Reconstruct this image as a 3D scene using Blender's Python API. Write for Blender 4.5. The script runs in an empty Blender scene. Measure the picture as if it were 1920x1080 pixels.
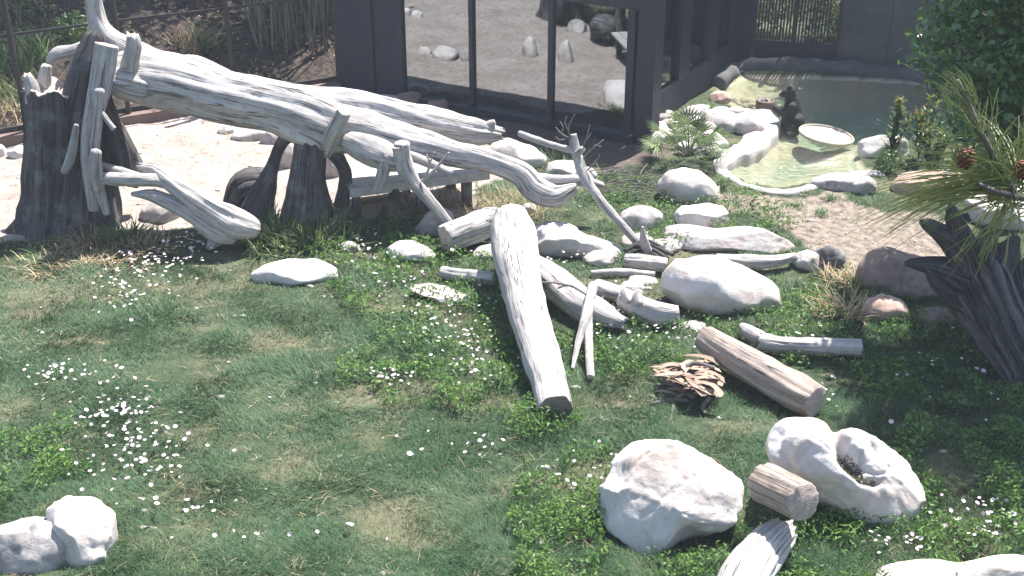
import bpy, bmesh, math, random
import numpy as np
from mathutils import Vector, Matrix
random.seed(7); RNG = np.random.default_rng(7)
R = math.radians
scene = bpy.context.scene
C = scene.collection

# ------------------------------------------------------------------ camera
CAMZ, PITCH, F = 6.0, R(26.0), 2200.0
cam_d = bpy.data.cameras.new('camera'); cam = bpy.data.objects.new('camera', cam_d); C.objects.link(cam)
cam.location = (0, 0, CAMZ); cam.rotation_euler = (R(90) - PITCH, 0, 0)
cam_d.sensor_width = 36; cam_d.lens = F / 1920 * 36; cam_d.clip_end = 600; cam_d.clip_start = 0.05
scene.camera = cam
# ------------------------------------------------------------------ light
TOSUN = Vector((0.28, 0.37, 0.885)).normalized()
sun_d = bpy.data.lights.new('sun', 'SUN'); sun = bpy.data.objects.new('sun', sun_d); C.objects.link(sun)
sun_d.energy = 5.0; sun_d.angle = R(0.55); sun_d.color = (1.0, 0.955, 0.90)
sun.rotation_euler = (-TOSUN).to_track_quat('-Z', 'Y').to_euler(); sun.location = (6, 8, 20)
world = bpy.data.worlds.new('World'); scene.world = world; world.use_nodes = True
wn = world.node_tree; wn.nodes.clear()
sky = wn.nodes.new('ShaderNodeTexSky'); sky.sky_type = 'NISHITA'; sky.sun_disc = False
sky.sun_elevation = math.asin(TOSUN.z); sky.sun_rotation = math.atan2(TOSUN.x, TOSUN.y)
sky.dust_density = 1.0
bg = wn.nodes.new('ShaderNodeBackground'); bg.inputs[1].default_value = 0.09
wo = wn.nodes.new('ShaderNodeOutputWorld')
wn.links.new(sky.outputs[0], bg.inputs[0]); wn.links.new(bg.outputs[0], wo.inputs[0])
vs = scene.view_settings
scene.display_settings.display_device = 'sRGB'
vs.view_transform = 'Standard'; vs.look = 'None'; vs.gamma = 1; vs.use_curve_mapping = False; vs.exposure = 1.65
scene.render.engine = 'CYCLES'

# ------------------------------------------------------------------ placing helpers (world coordinates measured from the photograph)
SP, CP = math.sin(PITCH), math.cos(PITCH)
def ray(px, py):
    u = (px - 960) / F; v = (540 - py) / F
    return np.array((u, CP + v * SP, -SP + v * CP))
def Z(px, py, z=0.0):
    d = ray(px, py); t = (z - CAMZ) / d[2]; return np.array((0, 0, CAMZ)) + t * d
def Yp(px, py, Y):
    d = ray(px, py); t = Y / d[1]; return np.array((0, 0, CAMZ)) + t * d
def depth(p): return p[1] * CP - (p[2] - CAMZ) * SP
def m_per_px(p): return depth(p) / F
def gxy(pts): return np.array([Z(a, b)[:2] for a, b in pts])

# ------------------------------------------------------------------ noise
_p = RNG.permutation(256); _p = np.concatenate((_p, _p, _p)); _g = RNG.normal(size=(256, 3)); _g /= np.linalg.norm(_g, axis=1)[:, None]
def pn(P):
    P = np.asarray(P, float); i = np.floor(P).astype(int); f = P - i; i &= 255
    w = f * f * f * (f * (f * 6 - 15) + 10); out = 0
    for a in (0, 1):
        for b in (0, 1):
            for c in (0, 1):
                h = _p[_p[_p[i[:, 0] + a] + i[:, 1] + b] + i[:, 2] + c] & 255
                dd = f - np.array((a, b, c))
                wt = (w[:, 0] if a else 1 - w[:, 0]) * (w[:, 1] if b else 1 - w[:, 1]) * (w[:, 2] if c else 1 - w[:, 2])
                out = out + wt * (_g[h] * dd).sum(1)
    return out * 1.5
def fbm(P, o=4, g=0.5):
    s = 0; a = 1; P = np.asarray(P, float)
    for k in range(o): s = s + a * pn(P + 17.3 * k); P = P * 2.03; a *= g
    return s

def inpoly(xy, poly):
    x, y = xy[:, 0], xy[:, 1]; n = len(poly); ins = np.zeros(len(x), bool); j = n - 1
    for i in range(n):
        xi, yi = poly[i]; xj, yj = poly[j]
        c = ((yi > y) != (yj > y)) & (x < (xj - xi) * (y - yi) / (yj - yi + 1e-12) + xi)
        ins ^= c; j = i
    return ins
def pdist(xy, poly, closed=True):
    d = np.full(len(xy), 1e9); n = len(poly)
    for i in range(n if closed else n - 1):
        a = np.array(poly[i]); b = np.array(poly[(i + 1) % n]); ab = b - a
        t = np.clip(((xy - a) @ ab) / (ab @ ab + 1e-12), 0, 1)
        d = np.minimum(d, np.hypot(*(xy - a - t[:, None] * ab).T))
    return d

# ------------------------------------------------------------------ objects
def tag(o, label=None, cat=None, group=None, kind=None):
    if label: o['label'] = label
    if cat: o['category'] = cat
    if group: o['group'] = group
    if kind: o['kind'] = kind
    return o
def mesh(name, V, Fc, mats, smooth=True, attrs=None, midx=None):
    me = bpy.data.meshes.new(name)
    V = np.asarray(V, np.float32)
    if isinstance(Fc, np.ndarray):
        n, k = Fc.shape
        me.vertices.add(len(V)); me.vertices.foreach_set('co', V.ravel())
        me.loops.add(n * k); me.loops.foreach_set('vertex_index', Fc.astype(np.int32).ravel())
        me.polygons.add(n); me.polygons.foreach_set('loop_start', np.arange(0, n * k, k, dtype=np.int32))
        me.update(calc_edges=True)
    else:
        me.from_pydata(V.tolist(), [], Fc); me.update()
    for m in (mats if isinstance(mats, (list, tuple)) else [mats]): me.materials.append(m)
    if smooth and len(V) > 8: me.polygons.foreach_set('use_smooth', np.ones(len(me.polygons), bool))
    if midx is not None: me.polygons.foreach_set('material_index', np.asarray(midx, np.int32))
    for k, a in (attrs or {}).items():
        a = np.asarray(a, np.float32)
        if a.ndim == 1: at = me.attributes.new(k, 'FLOAT', 'POINT'); at.data.foreach_set('value', a)
        else: at = me.attributes.new(k, 'FLOAT_VECTOR', 'POINT'); at.data.foreach_set('vector', a.ravel())
    return me
def add(name, me, parent=None, loc=(0, 0, 0)):
    o = bpy.data.objects.new(name, me); C.objects.link(o); o.location = loc
    if parent: o.parent = parent
    return o
class T:
    """a thing: an Empty at its base, parts as children given in world coordinates"""
    def __init__(s, name, loc, label, cat, group=None, kind=None):
        s.loc = np.array(loc, float); s.o = add(name, None, loc=tuple(loc)); s.o.empty_display_size = .1
        tag(s.o, label, cat, group, kind)
    def part(s, name, g, mats, sub=None, label=None, smooth=True, kind=None):
        V, Fc, at, mi = g
        base = s.loc
        me = mesh(name, V - base, Fc, mats, smooth, at, mi)
        o = add(name, me, sub or s.o)
        return tag(o, label, None, None, kind)
def single(name, g, mats, label, cat, group=None, kind=None, smooth=True, base=None):
    V, Fc, at, mi = g; V = np.asarray(V, float)
    if base is None: base = np.array((V[:, 0].mean(), V[:, 1].mean(), V[:, 2].min()))
    o = add(name, mesh(name, V - base, Fc, mats, smooth, at, mi), loc=tuple(base))
    return tag(o, label, cat, group, kind)
def join(*gs):
    V, Fc, at, mi, n = [], [], {}, [], 0
    keys = set(k for g in gs for k in (g[2] or {}))
    for v, f, a, m in gs:
        V.append(np.asarray(v, float)); Fc += [tuple(int(i) + n for i in q) for q in f]; n += len(v)
        mi += list(m) if m is not None else [0] * len(f)
        for k in keys:
            at.setdefault(k, []).append(a[k] if a and k in a else np.zeros((len(v), 3)))
    return np.concatenate(V), Fc, {k: np.concatenate(x) for k, x in at.items()}, mi

# ------------------------------------------------------------------ geometry generators
def catmull(P, n):
    P = np.asarray(P, float); Q = np.vstack((2 * P[0] - P[1], P, 2 * P[-1] - P[-2])); out = []
    seg = np.linalg.norm(np.diff(P[:, :3], axis=0), axis=1); cum = np.concatenate(([0], np.cumsum(seg)))
    for s in np.linspace(0, cum[-1], n):
        i = min(np.searchsorted(cum, s, 'right') - 1, len(P) - 2); t = (s - cum[i]) / max(seg[i], 1e-9)
        a, b, c, d = Q[i], Q[i + 1], Q[i + 2], Q[i + 3]
        out.append(.5 * (2 * b + (c - a) * t + (2 * a - 5 * b + 4 * c - d) * t * t + (3 * b - a - 3 * c + d) * t ** 3))
    return np.array(out)
_seed = [0]
def tube(P, r, nseg=28, ring=None, rough=.08, groove=.05, lump=.06, cap=(1, 1), freq=3.0, taperend=(0, 0), ov=1.0):
    """organic tube; P list of xyz, r list of radii; carries a seamless 'grain' coordinate"""
    _seed[0] += 1; sd = _seed[0] * 7.77
    Q = np.column_stack((np.asarray(P, float), np.asarray(r, float)))
    L = np.linalg.norm(np.diff(Q[:, :3], axis=0), axis=1).sum()
    if ring is None: ring = int(min(140, max(6, L / max(np.mean(r) * .35, .004))))
    S = catmull(Q, ring); X, rad = S[:, :3], np.maximum(S[:, 3], 1e-4)
    tg = np.gradient(X, axis=0); tg /= np.linalg.norm(tg, axis=1)[:, None] + 1e-12
    u = np.cross(tg[0], (0, 0, 1.)); u = u if np.linalg.norm(u) > .1 else np.cross(tg[0], (0, 1., 0)); u /= np.linalg.norm(u)
    s = np.linspace(0, L, ring); a = np.linspace(0, 2 * np.pi, nseg, endpoint=False)
    V, G = [], []
    for i in range(ring):
        u = u - tg[i] * (u @ tg[i]); u /= np.linalg.norm(u); w = np.cross(tg[i], u)
        V.append((np.outer(np.cos(a), u) + np.outer(np.sin(a), w))); G.append(np.column_stack((np.cos(a), np.sin(a), np.full(nseg, s[i]))))
    D = np.concatenate(V); G = np.concatenate(G); rr = np.repeat(rad, nseg); rm = np.mean(rad)
    k = 1 + lump * 2 * fbm(np.column_stack((G[:, 0] * .8, G[:, 1] * .8, G[:, 2] / max(rm, .03) * .45)) + sd, 2)
    k += groove * fbm(np.column_stack((G[:, 0] * freq, G[:, 1] * freq, G[:, 2] / max(rm, .03) * .13)) + sd, 3, .6) * 1.4
    cr = np.abs(pn(np.column_stack((G[:, 0] * freq * .9, G[:, 1] * freq * .9, G[:, 2] / max(rm, .03) * .08)) + sd + 9))
    k -= rough * np.clip(.12 - cr, 0, 1) / .12
    k += .25 * groove * fbm(np.column_stack((G[:, 0] * 9, G[:, 1] * 9, G[:, 2] / max(rm, .03) * 1.2)) + sd, 2)
    V = np.repeat(X, nseg, axis=0) + D * (rr * k)[:, None]
    # worn, uneven ends
    for e, ce in ((0, 0), (1, 1)):
        idx = slice(0, nseg) if e == 0 else slice((ring - 1) * nseg, ring * nseg)
        if cap[ce] == 'j':
            V[idx] += (tg[0] if e == 0 else tg[-1]) * (fbm(G[idx] * 2.5 + sd, 2) * rm * .5)[:, None]
        else: V[idx] += (tg[0] if e == 0 else tg[-1]) * (pn(G[idx] * 1.2 + sd) * rm * .12)[:, None]
    i = np.arange(ring - 1)[:, None] * nseg; j = np.arange(nseg)[None]; j2 = (j + 1) % nseg
    Fq = np.stack((i + j, i + j2, i + nseg + j2, i + nseg + j), -1).reshape(-1, 4)[:, ::-1]
    Fl = [tuple(q) for q in Fq.tolist()]; mi = [0] * len(Fl); V = V.tolist(); G = G.tolist()
    for e in (0, 1):
        b0 = 0 if e == 0 else (ring - 1) * nseg
        c = np.array(V[b0:b0 + nseg]); ctr = c.mean(0); tdir = tg[0] if e == 0 else tg[-1]; dome = (-1 if e == 0 else 1) * tdir * rad[0 if e == 0 else -1]
        if cap[e] == 'r': # rounded
            prev = b0
            for q, (sc, dz) in enumerate(((.88, .25), (.6, .48), (.3, .58))):
                st = len(V); V += (ctr + (c - ctr) * sc + dome * dz).tolist(); G += (np.array(G[b0:b0 + nseg])).tolist()
                for t in range(nseg):
                    t2 = (t + 1) % nseg; f = (prev + t, prev + t2, st + t2, st + t); Fl.append(f if e == 0 else f[::-1]); mi.append(0)
                prev = st
            V.append((ctr + dome * .6).tolist()); G.append([0, 0, s[-1] * e]); cc = len(V) - 1
            for t in range(nseg):
                f = (prev + t, prev + (t + 1) % nseg, cc); Fl.append(f if e == 0 else f[::-1]); mi.append(0)
        else:
            st = len(V); V += (ctr + (c - ctr) * .93 + dome * .04).tolist(); G += [[x[0] * .93, x[1] * .93, x[2]] for x in G[b0:b0 + nseg]]
            for t in range(nseg):
                t2 = (t + 1) % nseg; f = (b0 + t, b0 + t2, st + t2, st + t); Fl.append(f if e == 0 else f[::-1]); mi.append(1)
            V.append((ctr + dome * .02).tolist()); G.append([0, 0, s[-1] * e]); cc = len(V) - 1
            for t in range(nseg):
                f = (st + t, st + (t + 1) % nseg, cc); Fl.append(f if e == 0 else f[::-1]); mi.append(1)
    # orientation: faces above were listed for outward normals after the reversal
    Fl = [f[::-1] for f in Fl]
    return np.array(V), Fl, {'grain': np.array(G)}, mi
def log(pts, **k):
    """pts: (px,py,'z'|'y',value,width_px) -> tube"""
    P, r = [], []
    for px, py, kind, val, w in pts:
        p = Z(px, py, val) if kind == 'z' else Yp(px, py, val)
        P.append(p); r.append(w * m_per_px(p) / 2)
    return tube(P, r, **k)
def stick(P, r, nseg=6, ring=None, rough=0, groove=0.02, lump=.05): return tube(P, r, nseg=nseg, ring=ring or max(4, len(P) * 3), rough=rough, groove=groove, lump=lump)

_ico = {}
def ico(l):
    if l not in _ico:
        bm = bmesh.new(); bmesh.ops.create_icosphere(bm, subdivisions=l, radius=1)
        _ico[l] = (np.array([v.co[:] for v in bm.verts]), np.array([[v.index for v in f.verts] for f in bm.faces])); bm.free()
    return _ico[l]
def rockshape(level, seed, facets=16, sharp=.9, rough=.05, big=.13, box=0.0):
    V, Fc = ico(level); V = V.copy(); rs = np.random.default_rng(seed)
    if box:
        V = V / (np.abs(V) ** (2 + 6 * box)).sum(1)[:, None] ** (1 / (2 + 6 * box))
    V *= (1 + big * fbm(V * 1.1 + seed * 3.1, 2))[:, None]
    for _ in range(facets):
        n = rs.normal(size=3); n /= np.linalg.norm(n); d = rs.uniform(.74, .95); q = V @ n
        V -= (np.clip(q - d, 0, None) * sharp)[:, None] * n
    V *= (1 + rough * .45 * fbm(V * 2.6 + seed, 5, .5) + rough * .22 * (np.abs(fbm(V * 6 + seed, 3)) - .3))[:, None]
    cr = np.abs(pn(V * 1.3 + seed * 1.3)); msk = np.clip(pn(V * .9 + seed * 2.1) * 4, 0, 1); V *= (1 - rough * .7 * msk * np.clip(.05 - cr, 0, 1) / .05)[:, None]
    return V, Fc
def rockgeo(cx, cy, w, h, seed, ratio=.8, bury=.3, tilt=0, yaw=None, level=4, cmin=.28, z0=0, **k):
    th = PITCH + math.atan((cy - 540) / F); c = .2
    for _ in range(6):
        p = Z(cx, cy, z0 + c * (1 - 2 * bury) * .5 + 0.0); mp = m_per_px(p); a = w / 2 * mp; b = ratio * a; hh = h / 2 * mp
        c2 = (hh ** 2 - (b * math.sin(th)) ** 2) / math.cos(th) ** 2
        if c2 < (cmin * a) ** 2: c = cmin * a; b = math.sqrt(max(hh ** 2 - (c * math.cos(th)) ** 2, (.3 * a) ** 2 * .1)) / math.sin(th); b = min(max(b, .35 * a), ratio * a * 1.2)
        else: c = math.sqrt(c2)
    V, Fc = rockshape(level, seed, **k)
    V = V * np.array((a, b, c)) * 1.03
    t = R(tilt); Rt = np.array(((math.cos(t), 0, math.sin(t)), (0, 1, 0), (-math.sin(t), 0, math.cos(t))))
    V = V @ Rt.T + p
    return V, Fc, None, None

# ------------------------------------------------------------------ materials
class NT:
    def __init__(s, name):
        s.m = bpy.data.materials.new(name); s.m.use_nodes = True; s.t = s.m.node_tree; s.t.nodes.clear(); s.out = s.t.nodes.new('ShaderNodeOutputMaterial')
    def n(s, typ, ins=None, **props):
        nd = s.t.nodes.new('ShaderNode' + typ)
        for k, v in props.items(): setattr(nd, k, v)
        for k, v in (ins or {}).items():
            if isinstance(v, bpy.types.NodeSocket): s.t.links.new(v, nd.inputs[k])
            elif isinstance(v, bpy.types.Node): s.t.links.new(v.outputs[0], nd.inputs[k])
            else: nd.inputs[k].default_value = v
        return nd
    def ramp(s, src, stops, interp='LINEAR'):
        r = s.n('ValToRGB', {0: src}); r.color_ramp.interpolation = interp; e = r.color_ramp.elements
        while len(e) < len(stops): e.new(.5)
        for x, (p, c) in zip(e, stops): x.position = p; x.color = (*c, 1) if len(c) == 3 else (c[0],) * 3 + (1,)
        return r
    def noise(s, vec, scale, detail=4, rough=.55, dist=0): return s.n('TexNoise', {'Vector': vec, 'Scale': scale, 'Detail': detail, 'Roughness': rough, 'Distortion': dist})
    def mix(s, fac, a, b, mode='MIX'):
        m = s.n('Mix', data_type='RGBA', blend_type=mode)
        for idx, v in ((0, fac), (6, a), (7, b)):
            if isinstance(v, bpy.types.NodeSocket): s.t.links.new(v, m.inputs[idx])
            elif isinstance(v, bpy.types.Node): s.t.links.new(v.outputs[0], m.inputs[idx])
            else: m.inputs[idx].default_value = (*v, 1) if isinstance(v, tuple) else v
        return m.outputs[2]
    def math(s, op, a, b=0.0): 
        return s.n('Math', {0: a, 1: b}, operation=op).outputs[0]
    def done(s, col, rough=.9, bump=None, bd=.02, bs=1.0, spec=.3, **ex):
        ins = {'Base Color': col, 'Roughness': rough, 'Specular IOR Level': spec}; ins.update(ex)
        p = s.n('BsdfPrincipled', ins)
        if bump is not None:
            b = s.n('Bump', {'Height': bump, 'Distance': bd, 'Strength': bs}); s.t.links.new(b.outputs[0], p.inputs['Normal'])
        s.t.links.new(p.outputs[0], s.out.inputs[0]); return s.m
    def shader(s, sh): s.t.links.new(sh.outputs[0], s.out.inputs[0]); return s.m
def c4(c): return (*c, 1)

def wood_mat(name, light, dark, crack=(.05, .045, .045), kf=3.0, crackw=.035, moss=None, bd=.02):
    n = NT(name); g = n.n('Attribute', attribute_name='grain'); oi = n.n('ObjectInfo')
    off = n.n('VectorMath', {0: g.outputs['Vector'], 1: oi.outputs['Location']}, operation='ADD')
    st = n.n('VectorMath', {0: off.outputs[0], 1: (kf, kf, .8)}, operation='MULTIPLY')
    st2 = n.n('VectorMath', {0: off.outputs[0], 1: (kf * 4, kf * 4, 3.)}, operation='MULTIPLY')
    a = n.noise(st.outputs[0], 1.0, 6, .6, .5); b = n.noise(st2.outputs[0], 1.2, 5, .6)
    col = n.mix(n.ramp(a.outputs[0], [(.35, (0,)), (.62, (1,))]).outputs[0], dark, light)
    col = n.mix(.35, col, n.ramp(b.outputs[0], [(.3, (.25,) ), (.55, (1,))]).outputs[0], 'MULTIPLY')
    st3 = n.n('VectorMath', {0: off.outputs[0], 1: (kf * 1.5, kf * 1.5, .45)}, operation='MULTIPLY')
    cn = n.noise(st3.outputs[0], 1.0, 3, .5, .8); cd = n.math('ABSOLUTE', n.math('SUBTRACT', cn.outputs[0], .5))
    brk = n.noise(off.outputs[0], 3.5, 2); lim = n.math('MULTIPLY', n.math('SUBTRACT', brk.outputs[0], .38), crackw * 4)
    cm = n.math('SUBTRACT', 1.0, n.n('MapRange', {'Value': cd, 'From Min': 0.0, 'From Max': n.math('MAXIMUM', lim, .0008)}).outputs[0])
    col = n.mix(n.math('MULTIPLY', cm, .85), col, crack)
    geo = n.n('NewGeometry')
    if moss:
        mn = n.noise(geo.outputs['Position'], 3., 5, .65); col = n.mix(n.ramp(mn.outputs[0], [(.5, (0,)), (.68, (.8,))]).outputs[0], col, moss)
    spk = n.noise(geo.outputs['Position'], 9., 5, .7); col = n.mix(.5, col, n.ramp(spk.outputs[0], [(.3, (.5,)), (.6, (1,))]).outputs[0], 'MULTIPLY')
    h = n.math('SUBTRACT', n.math('ADD', n.math('MULTIPLY', a.outputs[0], .6), n.math('MULTIPLY', b.outputs[0], .5)), n.math('MULTIPLY', cm, .8))
    return n.done(col, .85, h, bd, .9, .25)
def end_mat(name, c1, c2):
    n = NT(name); g = n.n('Attribute', attribute_name='grain'); s = n.n('SeparateXYZ', {0: g.outputs['Vector']})
    r = n.math('SQRT', n.math('ADD', n.math('MULTIPLY', s.outputs[0], s.outputs[0]), n.math('MULTIPLY', s.outputs[1], s.outputs[1])))
    nz = n.noise(g.outputs['Vector'], 3, 4); rr = n.math('SINE', n.math('MULTIPLY', n.math('ADD', r, n.math('MULTIPLY', nz.outputs[0], .15)), 45.))
    geo = n.n('NewGeometry'); sp = n.noise(geo.outputs['Position'], 25, 4, .7)
    col = n.mix(n.math('ADD', n.math('MULTIPLY', rr, .25), .5), c1, c2); col = n.mix(.6, col, n.ramp(sp.outputs[0], [(.35, (.4,)), (.6, (1,))]).outputs[0], 'MULTIPLY')
    return n.done(col, .9, sp.outputs[0], .01)
def rock_mat(name, base, stain, dark=(.12, .11, .10), stainpos=.55, sp=1.0):
    n = NT(name); tc = n.n('TexCoord'); oi = n.n('ObjectInfo')
    v = n.n('VectorMath', {0: tc.outputs['Object'], 1: oi.outputs['Location']}, operation='ADD').outputs[0]
    a = n.noise(v, 2.2, 6, .6, .3); b = n.noise(v, 14, 6, .7); c = n.noise(v, 5, 5, .65, .6)
    col = n.mix(n.ramp(a.outputs[0], [(stainpos - .1, (0,)), (stainpos + .1, (1,))]).outputs[0], base, stain)
    col = n.mix(n.math('MULTIPLY', n.ramp(c.outputs[0], [(.56, (0,)), (.7, (1,))]).outputs[0], .5 * sp), col, dark)
    col = n.mix(.55 * sp, col, n.ramp(b.outputs[0], [(.32, (.42,)), (.58, (1,))]).outputs[0], 'MULTIPLY')
    cn = n.noise(v, .9, 4, .6, .3); cd = n.math('ABSOLUTE', n.math('SUBTRACT', cn.outputs[0], .5))
    cm = n.math('SUBTRACT', 1.0, n.n('MapRange', {'Value': cd, 'From Min': 0.0, 'From Max': .012}).outputs[0])
    br = n.noise(v, 1.1, 1); cm = n.math('MULTIPLY', cm, n.ramp(br.outputs[0], [(.48, (0,)), (.56, (1,))]).outputs[0])
    col = n.mix(n.math('MULTIPLY', cm, .06), col, dark)
    h = n.math('ADD', n.math('MULTIPLY', b.outputs[0], .55), n.math('ADD', n.math('MULTIPLY', c.outputs[0], .5), n.math('MULTIPLY', cm, -.05)))
    return n.done(col, .92, h, .025, .7, .2)
def leaf_mat(name, c1, c2, transl=.3, rough=.55, attr=True, spec=.3):
    n = NT(name)
    if attr: f = n.n('Attribute', attribute_name='tint').outputs['Fac']
    else: f = n.n('ObjectInfo').outputs['Random']
    col = n.mix(f, c1, c2)
    p = n.n('BsdfPrincipled', {'Base Color': col, 'Roughness': rough, 'Specular IOR Level': spec}); t = n.n('BsdfTranslucent', {'Color': col})
    return n.shader(n.n('MixShader', {0: transl, 1: p, 2: t}))
def plain(name, c, rough=.8, vary=.3, scale=4, spec=.3, bd=.006, metallic=0):
    n = NT(name); geo = n.n('NewGeometry'); a = n.noise(geo.outputs['Position'], scale, 6, .65); b = n.noise(geo.outputs['Position'], scale * 9, 4, .6)
    k = n.ramp(a.outputs[0], [(.3, (1 - vary,)), (.65, (1,))]); col = n.mix(1.0, c, k.outputs[0], 'MULTIPLY')
    return n.done(col, rough, b.outputs[0], bd, .6, spec, Metallic=metallic)

M = {}
M['trunk'] = wood_mat('weathered_trunk', (.50, .475, .46), (.33, .31, .305), kf=1.7, crackw=.03, bd=.022)
M['pale'] = wood_mat('bleached_wood', (.52, .49, .47), (.38, .35, .335), kf=2.0, crackw=.02, bd=.02)
M['tan'] = wood_mat('tan_log', (.40, .34, .29), (.25, .20, .17), kf=3.5, crackw=.03)
M['stump'] = wood_mat('dark_stump', (.13, .122, .125), (.055, .05, .053), kf=4, crackw=.05, moss=(.24, .235, .24), bd=.06)
M['snag'] = wood_mat('grey_snag', (.17, .165, .17), (.06, .057, .06), kf=5, crackw=.08, bd=.05)
M['twig'] = wood_mat('grey_twig', (.34, .31, .29), (.2, .17, .16), kf=3)
M['end'] = end_mat('cut_end', (.46, .39, .35), (.33, .27, .24))
M['endshade'] = end_mat('shaded_cut_end', (.24, .2, .18), (.15, .12, .11))  # darker copy for an end turned from the sun, shade in its colour
M['endpale'] = end_mat('pale_cut_end', (.5, .46, .42), (.38, .34, .31))
M['rock'] = rock_mat('pale_granite', (.48, .445, .425), (.38, .33, .305), sp=.75)
M['rockb'] = rock_mat('bleached_boulder', (.53, .495, .475), (.41, .345, .305), dark=(.22, .19, .175), sp=.3)
M['rockp'] = rock_mat('pink_boulder', (.46, .33, .27), (.36, .25, .2), dark=(.12, .08, .06))
M['rockg'] = rock_mat('grey_granite', (.42, .39, .38), (.28, .25, .235), sp=1.2)
M['rockk'] = rock_mat('mottled_dark_rock', (.34, .33, .33), (.08, .08, .085), stainpos=.45, sp=1.3)
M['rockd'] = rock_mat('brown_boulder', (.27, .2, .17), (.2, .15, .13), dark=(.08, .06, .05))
M['concrete'] = plain('pool_concrete', (.42, .39, .375), .9, .25, 3, bd=.01)
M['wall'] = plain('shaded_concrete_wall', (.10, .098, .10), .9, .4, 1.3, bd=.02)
M['frame'] = plain('dark_bronze_frame', (.022, .026, .038), .45, .3, 3)
M['panel'] = plain('dark_wall_panel', (.019, .025, .040), .6, .25, 2)
M['metal'] = plain('fence_steel', (.03, .028, .03), .6, .4, 8)
M['plank'] = plain('grey_plank', (.40, .39, .37), .85, .35, 7)
M['shadeplank'] = plain('brown_plank', (.28, .2, .14), .85, .4, 7)
M['kerb'] = plain('brown_footing', (.17, .12, .10), .9, .3, 3)
M['brick'] = plain('block', (.33, .27, .23), .9, .3, 6)
M['dish'] = plain('dish_stucco', (.40, .34, .315), .9, .35, 12, bd=.01)
M['rim'] = plain('dish_rim', (.42, .37, .29), .8, .25, 9)
M['tub'] = plain('brown_tub', (.14, .09, .075), .6, .4, 10)
M['ice'] = plain('food_pellets', (.5, .47, .45), .5, .7, 40)
M['grass'] = leaf_mat('grass_blade', (.046, .108, .046), (.16, .195, .095), .28, .55)
M['cover'] = leaf_mat('ground_cover_leaf', (.04, .12, .02), (.12, .21, .045), .3)
M['strap'] = leaf_mat('strap_leaf', (.05, .11, .03), (.22, .27, .12), .3)
M['dry'] = leaf_mat('dry_leaf', (.58, .46, .30), (.36, .26, .16), .35, .8)
M['litter'] = leaf_mat('leaf_litter', (.10, .06, .04), (.5, .33, .22), .1, .8)
M['shrub'] = leaf_mat('shrub_leaf', (.04, .09, .02), (.11, .17, .05), .3, .4)
M['glossy'] = leaf_mat('glossy_leaf', (.035, .10, .022), (.10, .19, .045), .3, .3, spec=.7)
M['leafobj'] = leaf_mat('glossy_leaf_single', (.035, .085, .022), (.10, .17, .05), .25, .28, attr=False, spec=.7)
M['needle'] = leaf_mat('pine_needle', (.09, .135, .045), (.22, .23, .10), .2, .45)
M['petal'] = leaf_mat('white_petal', (.78, .72, .74), (.74, .60, .66), .3, .7, attr=False)
M['yellow'] = leaf_mat('yellow_petal', (.7, .5, .05), (.6, .36, .04), .3, .7)
M['cane'] = plain('bamboo_cane', (.16, .17, .13), .5, .5, 5)
M['cone'] = plain('pine_cone', (.24, .12, .07), .7, .4, 30)
M['frond'] = leaf_mat('dead_frond', (.40, .31, .24), (.19, .13, .10), .1, .85)
def fur_mat():
    n = NT('black_fur'); g = n.n('NewGeometry'); v = n.n('VectorMath', {0: g.outputs['Position'], 1: (1, 1, .35)}, operation='MULTIPLY')
    a = n.noise(v.outputs[0], 70, 4, .7); b = n.noise(g.outputs['Position'], 7, 3)
    return n.done(n.mix(b.outputs[0], (.006, .006, .008), (.022, .021, .024)), .6, a.outputs[0], .03, 1, .4)
M['fur'] = fur_mat()
M['moss'] = leaf_mat('dry_moss', (.05, .055, .03), (.13, .12, .07), .1)
M['muzzle'] = plain('muzzle', (.07, .055, .045), .6, .2, 30)

# ------------------------------------------------------------------ plan of the place
POOL = gxy([(1338, 176), (1352, 158), (1395, 140), (1500, 139), (1620, 143), (1760, 152), (1900, 215), (1820, 250), (1740, 262), (1660, 262), (1618, 275), (1615, 305), (1640, 322), (1585, 322), (1540, 331), (1500, 344), (1460, 349), (1410, 342), (1372, 325), (1352, 306), (1358, 288), (1395, 266), (1424, 236), (1422, 218), (1400, 206), (1372, 198)])
SAND = gxy([(-500, 330), (0, 292), (240, 262), (430, 222), (560, 200), (640, 178), (900, 215), (985, 270), (980, 320), (900, 360), (880, 400), (640, 415), (500, 405), (330, 430), (100, 445), (0, 455), (-500, 500)])
SHADE_STRIP = gxy([(560, 150), (1200, 262), (1240, 230), (1300, 180), (1230, 300), (1160, 322), (1040, 300), (960, 262), (640, 195)])  # ground band along the building, coloured dark for the shade it throws
DIRT = gxy([(1330, 355), (1480, 366), (1560, 350), (1640, 385), (1760, 400), (1830, 460), (1780, 520), (1640, 540), (1590, 510), (1500, 455), (1440, 415), (1370, 400)])
A_ = Z(640, 168); B_ = Z(1190, 268); D_ = Z(1392, 118)
FX = lambda x: 20.3 + (x + 3) * .56      # fence line, left of the building
def ground_z(xy):
    x, y = xy[:, 0], xy[:, 1]; P = np.column_stack((x, y, 0 * x))
    near = np.clip((24 - y) / 6, 0, 1)
    z = .05 * fbm(P * .5, 3) + .018 * fbm(P * 2.5 + 5, 3)
    left = 1 / (1 + np.exp(np.clip((x + 3.2) * 6, -30, 30)))
    z += left * .32 * np.clip(y - FX(x) - .15, 0, 18)
    z += (1 - left) * .25 * np.clip(y - 26, 0, 20)
    ins = inpoly(xy, POOL); d = pdist(xy, POOL)
    near = np.clip((d) / .35, 0, 1); z = z * (np.where(ins, 0, near))
    z = np.where(ins, -.04 - .5 * np.clip(d / 1.5, 0, 1) ** .8 + .02 * fbm(P * 2, 2), z - .0)
    return z
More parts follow.
